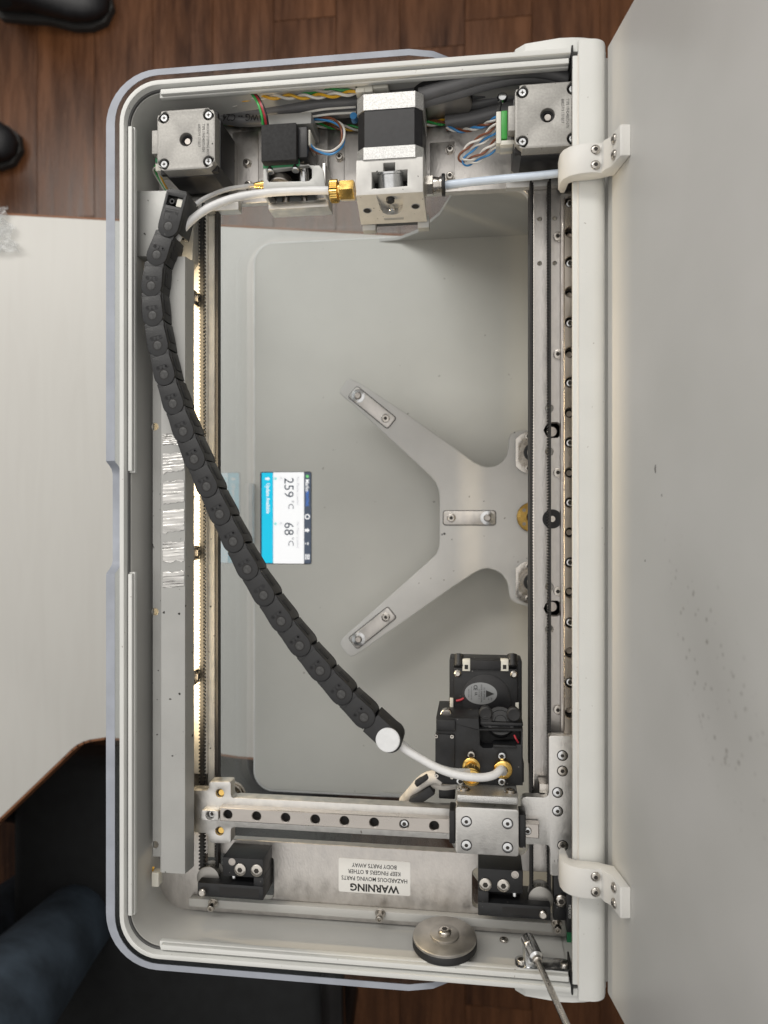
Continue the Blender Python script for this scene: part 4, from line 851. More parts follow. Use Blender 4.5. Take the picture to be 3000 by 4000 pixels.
# ================================================================== gantry beam (slides along the rails)
GZ = 326.0
gantry = thing('gantry', 'aluminium cross beam carrying the linear rail of the print head', 'gantry', (-80, Y(3190, GZ), PL))
ox_, oy_, sc_ = 740, 3020, 4.1475
lb = [(20, 275), (262, 280), (296, 265), (310, 235), (310, 178), (322, 152), (348, 140), (640, 140), (662, 152), (670, 175), (670, 345), (682, 385), (712, 405), (760, 408)]
lbl = [(760, 888), (712, 886), (680, 900), (670, 940), (670, 1105), (660, 1132), (640, 1142), (390, 1140), (330, 1115), (300, 1075), (290, 1010), (262, 975), (20, 965)]
yu = at(1180, 3129, GZ).y; ylw = at(1180, 3247, GZ).y; xe = at(2030, 3200, GZ).x
T_ = xy(lb, GZ, ox_, oy_, sc_); B_ = xy(lbl, GZ, ox_, oy_, sc_)
poly = T_[:-1]+[(T_[-1][0], yu), (xe, yu), (xe, ylw), (B_[0][0], ylw)]+B_[1:]
pn1 = at(740+490/4.1475, 3020+328/4.1475, GZ); pn2 = at(740+485/4.1475, 3020+942/4.1475, GZ)
MB().prism(poly, GZ-9, GZ, [circ(pn1.x, pn1.y, 3.0, 18), circ(pn2.x, pn2.y, 3.0, 18)], bev=.6).build('beam_plate', ALU, gantry)
for q in (pn1, pn2):
    MB().cyl((q.x+.6, q.y-.2, GZ-8), 2.4, 6, ch=.4).build('brass_pin', BRASS, gantry)
for (py) in (3139, 3197): p = at(744, py, GZ); MB().lathe([(2.6, 0), (2.6, .15)], (p.x-.5, p.y, GZ), n=18).build('bolt_seat', MOTB, gantry)
p = at(880, 3085, 312); MB().lathe([(8.4, 0), (8.8, .4), (8.8, 2), (8.4, 2.4), (7, 2.4), (7, 6), (8.8, 6.2), (8.8, 8)], (p.x+3, p.y-6, 302), n=32).build('idler_pulley', NICK, gantry)
# rail with counterbored holes
RZ = 332.0
rxa, rxb = at(858, 3180, RZ).x, at(2106, 3240, RZ).x
hx = [(889.5, 3184.7), (1001.6, 3190), (1115, 3195.5), (1231, 3201), (1345, 3207), (1461, 3213), (1579, 3218), (1696, 3223)]
hp_ = [at(a, b_, RZ) for a, b_ in hx]; yr_ = sum(p.y for p in hp_)/8
rp = [(rxa, yr_-4.7), (rxb, yr_-4.7), (rxb, yr_+4.7), (rxa, yr_+4.7)]
gr = MB().prism(rp, GZ+.05, RZ, [circ(p.x, yr_, 3.0, 16) for p in hp_], bev=.5, seg=1).build('linear_rail', STEEL, gantry)
for i, p in enumerate(hp_):
    if i == 6: put(CAPS, gr, (p.x, yr_, RZ-2.8))
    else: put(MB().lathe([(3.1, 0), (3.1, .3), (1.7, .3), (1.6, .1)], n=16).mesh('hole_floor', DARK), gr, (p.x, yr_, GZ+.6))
c0 = at(785, 3164, RZ+1); c1 = at(852, 3209, RZ+1)
st_ = MB().prism(rrect(c0.x, c1.x, c1.y, c0.y, 1.6), GZ+.06, RZ+1, [circ((c0.x+c1.x)/2, (c0.y+c1.y)/2, 2.9, 16)], bev=.5).build('rail_stop', ALU, gantry)
put(CAPS, st_, ((c0.x+c1.x)/2+.6, (c0.y+c1.y)/2, GZ+1.2))
tp = at(2061, 3245, RZ); put(CAPS, gantry, (tp.x, tp.y, RZ-1.2))
# right end bracket
ox_, oy_, sc_ = 1500, 2500, 1.8433
rb = [(1186, 700), (1196, 690), (1440, 690), (1440, 1700), (1210, 1700), (1196, 1688), (1195, 1510), (1186, 1485), (1165, 1474), (985, 1474), (985, 1160), (1000, 1136), (1025, 1128), (1155, 1134), (1178, 1122), (1186, 1098)]
rbp = xy(rb, GZ-1, ox_, oy_, sc_)
rbr = MB().prism(rbp, GZ-8, GZ-1, bev=.7).build('end_bracket', ALU, gantry)
for (a, b_, me) in ((1285, 832, FLAT), (1285, 943, FLATN), (1250, 1098, FLAT), (1250, 1232, FLAT), (1287, 1480, FLATN), (1290, 1590, FLAT)):
    p = at(1500+a/sc_, 2500+b_/sc_, GZ-1); put(RING, rbr, (p.x, p.y, GZ-.98)); put(me, rbr, (p.x, p.y, GZ-1.02))
p = at(2130, 3090, 318); MB().box(p.x-4, p.x+3, p.y-1, p.y+5, 306, 319, .5).build('belt_clamp', NICK, gantry)

# ================================================================== print head with its carriage
head_ = thing('print_head', 'black print head with blower fan and brass fittings on its carriage', 'print head', (at(1900, 2950, 300).x, at(1900, 2950, 300).y, 250))
ox_, oy_, sc_ = 1500, 2500, 1.8433
def hq(a, b_, z): return at(ox_+a/sc_, oy_+b_/sc_, z)
CZ_ = 346.0
a, b_ = hq(515, 1200, CZ_), hq(970, 1562, CZ_)
cp = MB().prism(rrect(a.x, b_.x, b_.y, a.y, 1.8), 333, CZ_, bev=.5).build('carriage_plate', ALU, head_)
for (u, v) in ((593, 1307), (890, 1322), (593, 1477), (890, 1494)):
    p = hq(u, v, CZ_); put(RING, cp, (p.x, p.y, CZ_+.01)); put(FLAT, cp, (p.x, p.y, CZ_))
a2, b2 = hq(522, 1112, 347), hq(968, 1197, 347)
cl = MB().box(a2.x, b2.x, b2.y+.3, a2.y, 318, 347, 1.6).build('clamp_block', CASTL, head_)
for u in (575, 910): p = hq(u, 1090, 338); MB().lathe([(4.2, 0), (4.2, .2), (2.7, .25), (2.7, 1.6), (1.3, 1.6, 6), (1.2, .6, 6)], (p.x, a2.y-.1, 338), (0, 1, 0), n=24).build('screw', NICK, cl)
for (u0, u1, v0, v1) in ((470, 513, 1228, 1470), (972, 1022, 1258, 1502)):
    a, b_ = hq(u0, v0, 342), hq(u1, v1, 342); MB().box(a.x, b_.x, b_.y, a.y, GZ+1, 342, .8).build('end_seal', BLACK, head_)
a, b_ = hq(500, 1215, 332), hq(985, 1500, 332); MB().box(a.x, b_.x, yr_-9, yr_+9, GZ+.5, 333, .6).build('rail_block', STEEL, head_)
# main black body
HZ = 328.0
bo = [hq(375, 560, HZ), hq(682, 565, HZ), hq(686, 640, HZ), hq(1000, 640, HZ), hq(1000, 1050, HZ), hq(560, 1045, HZ), hq(430, 1040, HZ), hq(378, 1000, HZ)]
bi = [tuple(hq(*q, HZ)[:2]) for q in ((690, 655), (985, 660), (985, 752), (800, 755), (775, 778), (712, 778), (692, 755))]
body = MB().prism([tuple(p[:2]) for p in bo], 284, HZ, [bi], bev=.8).build('body', BLACK, head_)
p, q = hq(690, 655, 318), hq(985, 780, 318); MB().box(p.x-2, q.x+1, q.y-2, p.y+2, 300, 317).build('cavity', BLACKM, body)
p, q = hq(785, 748, HZ), hq(952, 776, HZ); MB().box(p.x, q.x, q.y, p.y, HZ-6, HZ+2, .5).build('rib', BLACK, body)
p, q = hq(378, 565, HZ), hq(515, 655, HZ); MB().box(p.x, q.x, q.y, p.y, HZ-6, HZ+2.2, .8).build('top_cover', BLACK, body)
p, q = hq(370, 672, HZ), hq(510, 985, HZ); MB().box(p.x, q.x, q.y, p.y, HZ-8, HZ+1.4, .5).build('side_cover', BLACK, body)
p, q = hq(690, 595, HZ), hq(1005, 640, HZ); MB().box(p.x, q.x, q.y, p.y, 290, HZ-3, 1.2).build('fan_shroud', BLACK, body)
p, q = hq(955, 900, HZ), hq(1012, 1050, HZ); MB().box(p.x, q.x, q.y, p.y, 290, HZ-5, .8).build('side_latch', BLACK, body)
p, q = hq(540, 1000, HZ), hq(940, 1052, HZ); MB().box(p.x, q.x, q.y-4, p.y-6, 290, HZ+.8, .5).build('rear_cover', BLACK, body)
for (u, v) in ((377, 687), (490, 689), (380, 970), (490, 980)): p = hq(u, v, HZ); put(PHIS, body, (p.x, p.y, HZ+1.3))
for (u, v, me) in ((628, 820, CAPN), (848, 829, CAPS), (549, 1008, CAPS), (848, 1012, CAPS)): p = hq(u, v, HZ); put(RING, body, (p.x, p.y, HZ+.02)); put(me, body, (p.x, p.y, HZ+.1))
# red leads
p = [hq(938, 685, HZ+1), hq(950, 710, HZ+2), hq(966, 738, HZ)]; MB().tube(p, .6).build('lead', W_R, body)
# brass fittings
p = hq(628, 905, HZ); MB().lathe([(5.6, 0), (5.8, .5), (5.8, 2.2), (4.4, 3.2), (4.0, 3.2)], (p.x, p.y, HZ), n=32).build('brass_collar', BRASS, head_)
p = hq(628, 975, HZ+14); kn = MB().lathe([(4.0, -12), (4.0, -4), (5.6, -4), (5.8, -3.6, 30), (5.8, 2.4, 30), (5.3, 2.8), (4.3, 2.8), (4.1, 1.2), (1.4, 1.2), (1.2, -2)], (p.x, p.y, HZ+14), (0, -.12, 1), n=60).build('knurled_fitting', BRASS, head_)
for k in range(3):
    a_ = math.radians(90+k*120); MB().obox((p.x+2.6*math.cos(a_), p.y+2.6*math.sin(a_), HZ+16), (math.cos(a_), math.sin(a_), 0), (-math.sin(a_), math.cos(a_), 0), (0, 0, 1), 4, 1.0, 1.6).build('spoke', BRASS, kn)
pf = hq(858, 938, HZ+5); MB().lathe([(5.2, -5), (6.0, -4.5), (6.0, -.5), (5.6, 0), (3.1, .6), (2.6, -1)], (pf.x, pf.y, HZ+5), n=32).build('brass_fitting', BRASS, head_)
# blower fan hanging lower in front
FZ_ = 300.0
a, b_ = hq(470, 135, FZ_), hq(995, 560, FZ_); fa_ = MB().box(a.x, b_.x, b_.y-6, a.y, FZ_-20, FZ_-1.5, 1.2)
fan = fa_.build('blower_fan', BLACK, head_)
p, q = hq(500, 195, FZ_), hq(965, 555, FZ_); MB().box(p.x, q.x, q.y, p.y, FZ_-3, FZ_+.6, 1.0).build('fan_lid', BLACK, fan)
p = hq(735, 400, FZ_); MB().lathe([(16.5, 0), (17, .4), (17, .8), (16.6, 1.0)], (p.x, p.y-2, FZ_+.55), n=44).build('fan_disc', MOTB, fan)
p = hq(697, 385, FZ_+1.7); n = 40
lbl_ = MB().add([(p.x+11.3*math.cos(2*math.pi*i/n), p.y+7.7*math.sin(2*math.pi*i/n), FZ_+1.75) for i in range(n)], [tuple(range(n))]).build('fan_sticker', FANLBL, fan)
def ft(body_, size, dx, dy, bold=0, sx=.85): return text(body_, size, 'sticker_text', INK, fan, (p.x+dx, p.y+dy, FZ_+1.82), R90, .04, 'CENTER', bold, sx)
ft('DC BRUSHLESS', 1.5, 2.4, 0); ft('MODEL BFB04512HHA', 1.5, .4, 0); ft('DC12V  0.20A  -C', 1.1, -1.2, -.6); ft('CE', 3.6, -3.8, 4.0, .08); ft('UL', 2.4, -3.4, -.4, .06); ft('DELTA ELECTRONICS INC', .95, -6.6, 0); ft('MADE IN CHINA', .95, -8.4, 0); ft('A00T', 1.1, 7.2, -3.6); ft('K0E', 1.1, 5.4, -3.6)
MB().add([(p.x+3.6, p.y+2.4, FZ_+1.83), (p.x+3.6, p.y-2.6, FZ_+1.83), (p.x+9.4, p.y, FZ_+1.83)], [(0, 1, 2)]).build('triangle_mark', INK, fan)
for (u, v) in ((530, 238), (934, 245)): p_ = hq(u, v, FZ_); MB().lathe([(2.6, 0), (2.6, .8), (1.6, 1.6), (.7, 1.4)], (p_.x, p_.y, FZ_+.6), n=18).build('screw', NICK, fan)
for u in (537, 927): 
    p_ = hq(u, 165, FZ_+4); MB().cyl((p_.x, p_.y+4, FZ_-4), 3.6, 9, (0, -.8, .5), 18, .6).build('boss', BLACK, fan)
for u in (593, 868): 
    p_ = hq(u, 185, FZ_+1); MB().box(p_.x-2.7, p_.x+2.7, p_.y-3.6, p_.y+4.6, FZ_-3, FZ_+2, .3).build('clip', IVORY, fan); MB().box(p_.x-1.2, p_.x+1.2, p_.y-2.2, p_.y+.8, FZ_+1.5, FZ_+2.1).build('clip_slot', DARK, fan)
p_, q_ = hq(622, 140, FZ_), hq(842, 215, FZ_); MB().box(p_.x, q_.x, q_.y, p_.y, FZ_-2, FZ_+2.4, .6).build('label_bar', CHAIND, fan)
for (u, v) in ((487, 470), (958, 500)): p_ = hq(u, v, FZ_); MB().box(p_.x-1.2, p_.x+1.2, p_.y-5, p_.y+5, FZ_-4, FZ_+.9, .3).build('metal_clip', IVORY, fan)
MB().tube([hq(520, 438, FZ_+1.4), hq(550, 432, FZ_+1.6), hq(575, 420, FZ_+1.7)], .8).build('lead', W_R, fan)
# round vibration mounts between fan and body
for (u, v, r_) in ((732, 530, 4.6), (935, 538, 4.8), (735, 588, 4.4)): p_ = hq(u, v, HZ-4); MB().lathe([(r_*.8, -8), (r_*.8, -2.2), (r_, -2), (r_, 0), (r_*.8, .6), (r_*.3, .3)], (p_.x, p_.y, HZ-4), n=24).build('rubber_mount', RUBBER, head_)
p_ = hq(840, 588, HZ-3); MB().lathe([(9.5, -10), (9.8, -1), (9.2, 0), (7.2, 0), (7, -.6), (4, -.6), (3.6, -.2), (1, -.2)], (p_.x, p_.y, HZ-5), (0, .45, .89), n=36).build('round_cap', BLACK, head_)
p_ = hq(447, 545, HZ-8); MB().cyl((p_.x, p_.y, HZ-14), 4, 5).build('bush', NICK, head_)
# white bundle and black clip behind the head
TAPE = M('white wrap tape', (.78, .74, .68), .5, var=.15, vs=150, bump=.4, bs=300)
wb = MB().tube([hq(150, 1165, 296), hq(215, 1090, 306), hq(290, 1010, 314), hq(370, 985, 318), hq(420, 1005, 318)], 4.6, 10).tube([hq(330, 1040, 312), hq(430, 1060, 312), hq(520, 1050, 312)], 2.2, 8).build('wrapped_leads', TAPE, head_)
p_ = hq(275, 1120, 314); MB().obox(p_, (.8, .6, 0), (-.6, .8, 0), (0, 0, 1), 18, 6.5, 8, .8).build('cable_clip', BLACK, head_)
p_ = hq(275, 1005, 318); MB().obox(p_, (.8, .6, 0), (-.6, .8, 0), (0, 0, 1), 11, 3.4, 6, .8).build('cable_clip', BLACK, head_)
p_, q_ = hq(395, 1070, 312), hq(512, 1145, 312); MB().box(p_.x, q_.x, q_.y, p_.y, 300, 313, .8).box(p_.x+3, q_.x, p_.y-1, p_.y+4, 302, 312, .5).build('plug', BLACK, head_)

# ================================================================== tensioner brackets and warning label on the lower plate (parts of the printer)
def tens(ox, oy, sc, mir):
    T = 326.0
    def tq(u, v, z): return at(ox+u/sc, oy+v/sc, z)
    if not mir:
        up = [tq(535, 285, T), tq(1195, 315, T), tq(1195, 530, T), tq(525, 505, T)]; lo = [tq(130, 600, T), tq(1150, 700, T), tq(1195, 920, T), tq(125, 825, T)]
        scs = ((825, 397), (1093, 412)); shaft = (225, 745); zscr = (690, 545); x0, x1 = tq(135, 700, T).x, tq(1195, 700, T).x
        hs = (690, 200); xb0 = tq(530, 300, T).x
    else:
        up = [tq(310, 610, T), tq(630, 620, T), tq(630, 715, T), tq(310, 700, T)]; scs = ((360, 652), (492, 660)); shaft = (772, 860); zscr = (575, 738); x0, x1 = tq(310, 700, T).x, tq(832, 700, T).x
        hs = (575, 580); xb0 = x0
    return up, scs, shaft, zscr, hs, x0, x1, tq
# left
T = 326.0
def tension(q, xA, xB, xC, yT, yM, yMb, yB, scs, shaft, zs, hx, side):
    # xA..xB whole width, xC inner end of the upper block, y lines from far to near
    blk = MB().box(min(xC, xB), max(xC, xB), yM, yT, PL-4, T, .7).build('belt_tensioner', BLACK, printer)
    MB().box(min(xA, xB), max(xA, xB), yB, yMb, PL-4, T, .7).build('lower_arm', BLACK, blk)
    xi = xB-7 if side < 0 else xB+7
    MB().box(min(xi, xB), max(xi, xB), yMb-.3, yM+.3, PL-4, T-.4, .4).build('link_wall', BLACK, blk)
    xq0, xq1 = (xC, xB-4) if side < 0 else (xB+4, xC)
    MB().box(xq0+1, xq1-1, yMb-2, yM+2, PL-5.8, T-12, .4).build('web', BLACK, blk)
    for p in scs: put(FLATB, blk, (p.x, p.y, T-.3))
    MB().cyl((shaft.x, shaft.y, T-4), 2.6, 7.5, ch=.7).build('shaft', NICK, blk)
    MB().lathe([(7.6, 0), (8.2, .4), (8.2, 1.2), (6.2, 1.6, 30), (6.2, 9, 30), (8.2, 9.4), (8.2, 10.4), (7.6, 10.8)], (shaft.x+(.5 if side < 0 else -.5), shaft.y+5, PL+4), n=60).build('idler_pulley', M('pulley metal', (.34, .33, .31), .4, .85), blk)
    MB().lathe([(1.9, 0), (1.9, .8, 30), (1.9, 1.6), (1.7, 2.0), (1.9, 2.6), (1.7, 3.2), (1.9, 3.8), (1.7, 4.4), (1.9, 5), (1.9, 9)], (zs.x, zs.y+6, T-7), (0, -1, 0), n=24).build('adjust_screw', CHROME, blk)
    MB().lathe([(2.5, 0), (2.5, .15), (1.6, .2, 6), (1.5, .1, 6)], (hx.x, yT-2.9, T+.02), n=24).build('screw_port', [STEEL], blk)
    xr_ = (xB-9, xB-2.5) if side < 0 else (xB+2.5, xB+9)
    lo = min(xA, xB)+8, max(xA, xB)-3
    MB().box(lo[0]+8, lo[1], yB+2, yMb-2, T-.01, T+.02).build('recess', DARK, blk)
    return blk
def tq(u, v, z=T): return at(740+u/4.1475, 3300+v/4.1475, z)
tag(tension(tq, tq(128, 700).x, tq(1195, 700).x, tq(535, 400).x, tq(800, 215).y, tq(800, 520).y, tq(600, 640).y, tq(600, 865).y, (tq(825, 397), tq(1093, 412)), tq(225, 745), tq(670, 545), tq(690, 200), -1), 'black belt tensioner near the lamp connector')
def tr_(u, v, z=T): return at(1700+u/1.8433, 3100+v/1.8433, z)
tag(tension(tr_, tr_(832, 800).x, tr_(308, 800).x, tr_(632, 600).x, tr_(450, 545).y, tr_(450, 712).y, tr_(450, 790).y, tr_(560, 895).y, (tr_(361, 652), tr_(491, 660)), tr_(774, 858), tr_(575, 740), tr_(575, 580), 1), 'black belt tensioner near the gas strut foot')
p = at(2192, 3518, 316); bx_ = MB().box(p.x-5, p.x+5, p.y-14, p.y+16, PL+.1, 315, .6).build('corner_block', BLACK, printer); put(BUTL, bx_, (p.x, p.y, 315.02))
p = at(2230, 3555, 318); MB().box(p.x-3, p.x+4, p.y-14, p.y+14, 308, 320, .4).build('relay', BLACK, printer); text('MEXICO', 2.4, 'relay_print', PAPER, printer, (p.x-1, p.y, 320.06), R90, .05)
p = at(2240, 3680, 310); MB().box(p.x-4, p.x+3, p.y-22, p.y+10, PL+.1, 308, .3).build('circuit_board', PCB, printer)
# warning label
l0, l1 = at(1323, 3350, PL), at(1603, 3500, PL); wl_ = MB().prism(rrect(l0.x, l1.x, l1.y, l0.y, 1.2, 3), PL+.02, PL+.2).build('warning_label', PAPER, printer)
lcx = (l0.x+l1.x)/2; lhgt = l0.y-l1.y
for t_, sz, fr_, bd in (('WARNING', 7.2, .17, .22), ('HAZARDOUS MOVING PARTS', 4.1, .43, .04), ('KEEP FINGERS & OTHER', 4.1, .63, .04), ('BODY PARTS AWAY', 4.1, .82, .04)):
    text(t_, sz, 'lettering', INK, wl_, (lcx, l1.y+lhgt*fr_, PL+.26), math.pi, .06, 'CENTER', bd, .86 if sz < 5 else 1.0)

# ================================================================== cable chain
piv = [(364, 489), (338, 550), (326, 617), (329, 681), (340, 746), (354, 809), (373, 872), (395, 932), (419, 992), (446, 1051), (474, 1111), (503, 1170), (534, 1230), (569, 1286), (607, 1342), (647, 1395), (691, 1449), (737, 1500), (786, 1550), (838, 1598)]
zs_ = [360-2*(1-min(1, i/5)) for i in range(20)]
PV = [at(a*1.8083, b_*1.8083, zs_[i]) for i, (a, b_) in enumerate(piv)]
chain = thing('cable_chain', 'black plastic cable chain curving across the open printer', 'cable chain', (PV[3].x, PV[3].y, 346))
HW = 7.3; PT = 20.0
def linkmesh():
    tail = [(-PT*.70, -HW*.93), (-PT*.70, HW*.93)]
    out = [(-13.0, -HW*.90), (-3, -HW)]+arc(0, 0, HW+.1, -90, 90, 10)+[(-3, HW), (-13.0, HW*.90)]
    mb = MB()
    mb.prism(out, -2.6, 0, bev=1.0)                                            # rounded side plate
    mb.prism([(-15.5, -HW*.92), (-9, -HW*.92), (-9, HW*.92), (-15.5, HW*.92), (-16.6, HW*.6), (-15.2, 0), (-16.6, -HW*.6)], -3.4, -.7, bev=.3)
    mb.box(-15, 3.5, -HW*.98, -HW*.70, -17, -2.5, .3); mb.box(-15, 3.5, HW*.70, HW*.98, -17, -2.5, .3)   # bars on both sides
    mb.prism([(p[0], p[1]*.96) for p in out], -19.5, -16.8, bev=.3)
    mb.box(-11, -2, HW*.96, HW*1.06, -13, -5, .2, 1); mb.box(-4, 5, -HW*1.06, -HW*.96, -13, -5, .2, 1)
    mb.box(-15, 2, -HW*.7, HW*.7, -16.5, -3, 0, 1)
    return mb.mesh('chain_link', [CHAINB, CHAIND])
LM = linkmesh()
PIN = MB().lathe([(3.5, -.1), (3.5, .06), (2.75, .07), (2.75, -.2)], n=24, m=1).lathe([(2.7, -.1), (2.7, .1), (2.3, .25), (.5, .12)], n=24).mesh('pivot_pin', [M('worn pin', (.05, .05, .05), .4, var=.4, vs=500), DARK])
mk = MB(); o_ = rrect(-6.4, -3.6, -4.2, 4.4, 1.2, 3); i_ = rrect(-6.15, -3.85, -3.95, 4.15, 1.0, 3); mk.prism(o_, -.02, .12, [i_])
mk.lathe([(1.0, 0), (1.0, .14), (.6, .14), (.6, 0)], (-5, 2.8, 0), n=12); mk.lathe([(1.0, 0), (1.0, .14), (.6, .14), (.6, 0)], (-5, -2.8, 0), n=12)
mk.box(-5.9, -4.1, -.25, .25, 0, .14); mk.box(-4.4, -4.1, -.6, .6, 0, .14); mk.box(-5.2, -4.8, -3.3, -2.2, 0, .14)
MARK = mk.mesh('moulded_mark', CHAIND)
def slope(i):
    a = PV[max(i-1, 0)]; b_ = PV[min(i+1, 19)]; d_ = b_-a; return math.atan2(d_.y, d_.x)
for i in range(1, 19):
    ang = slope(i-1 if False else i); d_ = PV[i]-PV[i-1]; ang = math.atan2(d_.y, d_.x)*.75+math.atan2((PV[min(i+1, 19)]-PV[i]).y, (PV[min(i+1, 19)]-PV[i]).x)*.25
    lk = link('chain_link', LM, chain, PV[i], (0, math.radians(-.6), ang))
    for me in (PIN, MARK):
        o = bpy.data.objects.new(me.name, me); COL.objects.link(o); o.parent = lk; o.location = (0, 0, .00002); WL[o] = PV[i]
# first, mounting link
d_ = PV[1]-PV[0]; e_ = at(690, 760, 358)-PV[0]; e_.z = 0; Ln = e_.length; ang = math.atan2(-e_.y, -e_.x)
mb = MB(); out = [(-Ln-2, -7.2), (-3, -7.2)]+arc(0, 0, 7.2, -90, 90, 10)+[(-3, 7.2), (-Ln-2, 7.2)]
w1 = rrect(-Ln+1.5, -Ln+8.0, -5.2, 5.2, .5, 2); w2 = rrect(-Ln+10, -Ln+18, -4.8, 4.9, .8, 2)
mb.prism(out, -2.8, .6, [w1], bev=.4); mb.prism([(-Ln-3.5, -6), (-Ln-1, -6), (-Ln-1, 6), (-Ln-3.5, 6)], -10, -.6, bev=.4)
mb.box(-Ln-2, 2, -7.2, -5.6, -19, -2.7, .3); mb.box(-Ln-2, 2, 5.6, 7.2, -19, -2.7, .3); mb.box(-Ln, 2, -5.6, 5.6, -19.5, -16)
ml = link('chain_mount', mb.mesh('chain_mount', CHAINB), chain, PV[0], (0, 0, ang))
def sub(me, parent, loc, name=None):
    o = bpy.data.objects.new(name or me.name, me); COL.objects.link(o); o.parent = parent; o.location = Vector(loc)*S; WL[o] = WL[parent]; return o
sub(MB().prism(w2, .58, .66, [rrect(-Ln+10.4, -Ln+17.6, -4.4, 4.5, .6, 2)]).mesh('label_frame', CHAIND), ml, (0, 0, 0))
sub(PIN, ml, (0, 0, .6)); sub(MB().prism(rrect(-Ln+2.4, -Ln+7.2, .8, 4.6, .3, 2), -3.5, -1.2).mesh('white_insert', IVORY), ml, (0, 0, 0)); sub(MB().lathe([(1.8, -2), (1.8, -.4), (1.0, -.4), (1.0, -2)], (-Ln+4.8, -2.2, 0), n=16).mesh('mount_eye', CHAINB), ml, (0, 0, 0))
cu = text('11', 3.4, 'mould_text', CHAIND, chain, PV[0]+Vector((math.cos(ang)*(-Ln+15.6), math.sin(ang)*(-Ln+15.6), .7)), ang-math.pi/2, .1); cu2 = text('E2.10.048', 2.2, 'mould_text', CHAIND, chain, PV[0]+Vector((math.cos(ang)*(-Ln+12), math.sin(ang)*(-Ln+12), .7)), ang-math.pi/2, .1)
# last link with the white cap
d_ = PV[19]-PV[18]; ang = math.atan2(d_.y, d_.x)
mb = MB(); out = [(-15, -HW), (-2, -HW)]+arc(1.5, 0, HW+.4, -90, 90, 10)+[(-2, HW), (-15, HW)]
mb.prism(out, -2.6, -.6, bev=.4); mb.prism(out, -19.5, -2.7, bev=.3)
el = link('end_link', mb.mesh('end_link', CHAINB), chain, PV[19], (0, 0, ang))
sub(MB().lathe([(7.4, 0), (7.7, .4), (7.7, 1.4), (7.2, 1.9), (3, 2.1), (.5, 2.1)], n=32).mesh('white_cap', CAPW), el, (0, 0, -.5))

# ================================================================== filament tubes
t0 = thing('feed_tube', 'thick milky tube from the brass collar down into the cable chain', 'tube', PV[0])
MB().tube([at(690, 935, 346), at(715, 895, 347), at(760, 850, 346), at(830, 805, 344), at(930, 770, 341), at(1060, 752, 338), at(1200, 745, 335), at(1315, 744, 334)], 2.7, 14).build('tube_body', PTFE, t0)
t1 = thing('thin_tube', 'thin clear tube from the small brass fitting into the cable chain', 'tube', PV[0])
MB().tube([at(735, 850, 342), at(752, 812, 342), at(800, 775, 338), at(880, 742, 330), at(960, 728, 324), at(1000, 725, 322)], 1.6, 10).build('tube_body', CLEART, t1)
t2 = thing('supply_tube', 'bluish white tube leading from the feeder under the hinge arm', 'tube', at(1900, 700, 334))
MB().tube([(cr_.x+14, yr, 334), at(1830, 712, 334), at(1950, 700, 334), at(2080, 688, 336), at(2190, 676, 336), at(2260, 668, 334)], 2.6, 14).build('tube_body', PTFEB, t2)
MB().tube([at(1715, 740, 325), at(1850, 715, 327), at(1960, 692, 328), at(2080, 680, 328), at(2200, 672, 326)], 1.6, 10).build('clear_tube', CLEART, t2)
t3 = thing('head_tube', 'white tube curving from the cable chain into the print head fitting', 'tube', at(1700, 2950, 350))
MB().tube([at(1545, 2890, 352), at(1580, 2925, 353), at(1640, 2962, 354), at(1720, 3005, 355), at(1800, 3030, 356), at(1880, 3037, 355), at(1930, 3027, 352), at(1958, 3006, 346), (pf.x, pf.y, HZ+8), (pf.x, pf.y, HZ+2)], 2.6, 14).build('tube_body', PTFE, t3)
MB().tube([at(1550, 2880, 350), at(1600, 2925, 348), at(1680, 2978, 347), at(1760, 3008, 347), at(1835, 3012, 345)], 1.7, 10).build('clear_tube', CLEART, t3)

# ================================================================== people and chair at the edges
def shoe(c, ang, label):
    # lofted shoe: toe at +x, real sole thickness
    L_ = 275; mb = MB(); n = 18; rings = []
    secs = [(-130, 20, 55), (-120, 34, 78), (-80, 38, 92), (-30, 38, 88), (20, 44, 70), (70, 50, 58), (105, 46, 50), (130, 34, 40), (143, 14, 22)]
    vs = []; fs = []
    for (x, hw, ht) in secs:
        for k in range(n):
            a = 2*math.pi*k/n; yy = hw*math.copysign(abs(math.cos(a))**.8, math.cos(a)); z = ht/2+ht/2*math.copysign(abs(math.sin(a))**.8, math.sin(a)); vs.append((x, yy, z+12))
    for j in range(len(secs)-1):
        for k in range(n): fs.append((j*n+k, j*n+(k+1) % n, (j+1)*n+(k+1) % n, (j+1)*n+k))
    fs += [tuple(range(n)), tuple((len(secs)-1)*n+k for k in range(n))]
    t = thing('shoe', label, 'shoe', c, 'dark shoes on the floor'); R_ = Matrix.Rotation(ang, 4, 'Z')
    def W_(mbx, nm, mt, **k): mbx.v = [tuple(R_ @ Vector(p)+Vector(c)) for p in mbx.v]; return mbx.build(nm, mt, t, **k)
    W_(MB().add(vs, fs), 'upper', SHOE, ang=80)
    so = [(-134, 30), (-120, 40), (-60, 42), (0, 42), (60, 53), (105, 50), (136, 34), (149, 0)]; so = so+[(p[0], -p[1]) for p in so[::-1]]
    W_(MB().prism(so, 0, 16, bev=2), 'sole', SOLE)
    W_(MB().lathe([(46, 60), (52, 120), (55, 220), (58, 330)], (-85, 0, 0), (0, 0, 1), n=20), 'trouser_leg', JACKET)
shoe(at(215, 32, FZ), math.radians(-8), 'black shoe pointing right at the top left corner'); shoe(at(-130, 560, FZ), math.radians(-12), 'black shoe cut off by the left edge above the desk')
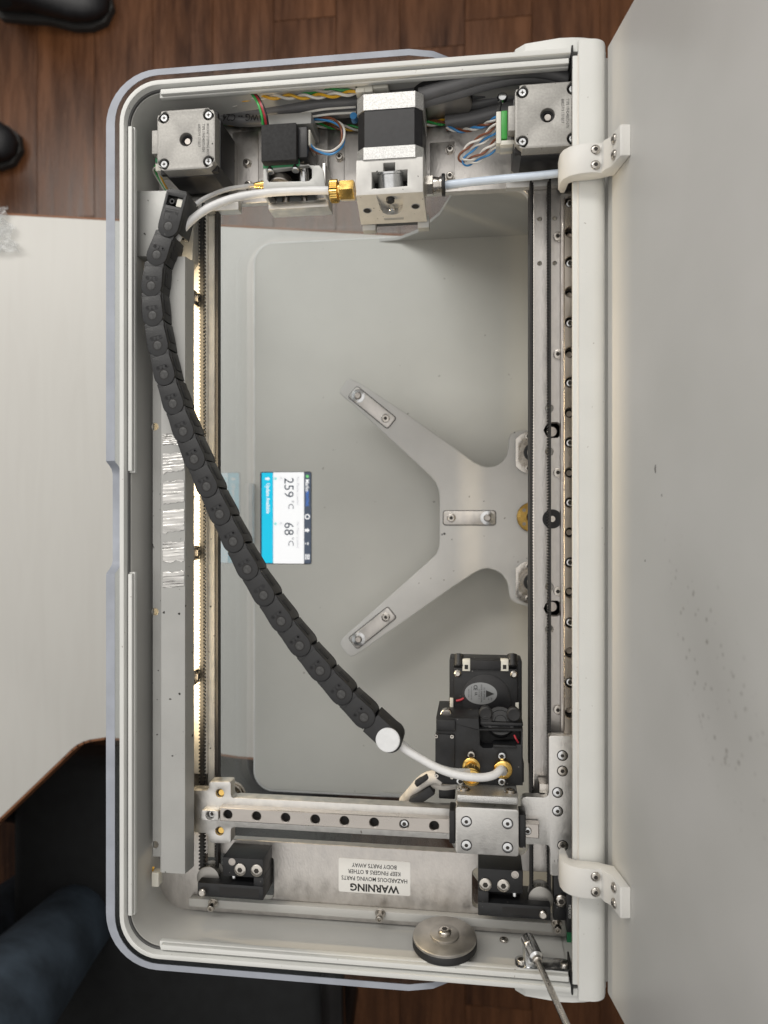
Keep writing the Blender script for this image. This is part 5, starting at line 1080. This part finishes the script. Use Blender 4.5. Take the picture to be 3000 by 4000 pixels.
# chair
ch = at(640, 3560, -290); chair = thing('office_chair', 'black office chair below the slanted desk edge', 'chair', (ch.x, ch.y, FZ))
MB().prism(rrect(ch.x-265, ch.x+265, ch.y-250, ch.y+240, 90, 8), -350, -285, bev=28, seg=5).build('seat', SEAT, chair)
MB().box(ch.x-215, ch.x+215, ch.y-330, ch.y-280, -200, 250, 22, seg=4).build('backrest', SEAT, chair)
MB().box(ch.x-40, ch.x+40, ch.y-310, ch.y-240, -370, -150, 6).build('back_support', CHAIRP, chair)
MB().cyl((ch.x, ch.y, FZ+90), 28, 320).build('gas_column', CHAIRP, chair)
for k in range(5):
    a = math.radians(72*k+20); dv = Vector((math.cos(a), math.sin(a), 0)); MB().obox(Vector((ch.x, ch.y, FZ+95))+dv*150, dv, (-dv.y, dv.x, 0), (0, 0, 1), 300, 42, 34, 8).build('base_arm', CHAIRP, chair)
    q = Vector((ch.x, ch.y, FZ+30))+dv*290; MB().cyl(q-Vector((-dv.y, dv.x, 0))*22, 29, 44, (-dv.y, dv.x, 0), 22, 6).build('castor', CHAIRP, chair)
for s in (-1, 1): MB().tube([(ch.x+s*285, ch.y-150, -360), (ch.x+s*300, ch.y-120, -180), (ch.x+s*300, ch.y+60, -150), (ch.x+s*292, ch.y+150, -250), (ch.x+s*270, ch.y+120, -345)], 17, 12).build('armrest', CHAIRP, chair)
# photographer's lower body standing at the desk, mostly outside the picture
jp = at(-140, 3900, -20)
pe = thing('person', 'person in blue jeans and dark jacket standing at the lower left', 'person', (jp.x-90, jp.y-120, FZ))
me = bpy.data.meshes.new('body'); hx_, hy_ = jp.x-110, jp.y-130
ver = [(hx_, hy_, 190), (hx_+85, hy_+35, 130), (hx_+110, hy_+70, -60), (hx_+105, hy_+80, -300), (hx_+100, hy_+55, -660), (hx_+115, hy_+150, -715), (hx_-85, hy_-25, 130), (hx_-100, hy_-10, -60), (hx_-105, hy_+10, -300), (hx_-110, hy_-15, -660), (hx_-95, hy_+75, -715), (hx_-20, hy_-15, 330), (hx_-60, hy_-50, 520)]
edg = [(0, 1), (1, 2), (2, 3), (3, 4), (4, 5), (0, 6), (6, 7), (7, 8), (8, 9), (9, 10), (0, 11), (11, 12)]
me.from_pydata([Vector(v)*S for v in ver], edg, []); o = link('jeans', me, pe); me.materials.append(JEANS)
md = o.modifiers.new('skin', 'SKIN'); md.use_smooth_shade = True; rad = [.115, .095, .085, .062, .048, .045, .095, .085, .062, .048, .045, .13, .10]
for i, sv in enumerate(me.skin_vertices[0].data): sv.radius = (rad[i], rad[i]); sv.use_root = (i == 0)
o.modifiers.new('sub', 'SUBSURF').levels = 2; o.modifiers['sub'].render_levels = 2; me.name = 'jeans'
jk = MB().lathe([(165, 0), (172, 10), (160, 120), (150, 300), (120, 420)], (0, 0, 0), n=30)
jk.v = [(hx_-10+p[0]*1.12+.04*p[2], hy_+p[1]*.72+.1*p[2], 40+p[2]+(p[0]*.25)) for p in jk.v]; jk.build('jacket', JACKET, pe, ang=60)
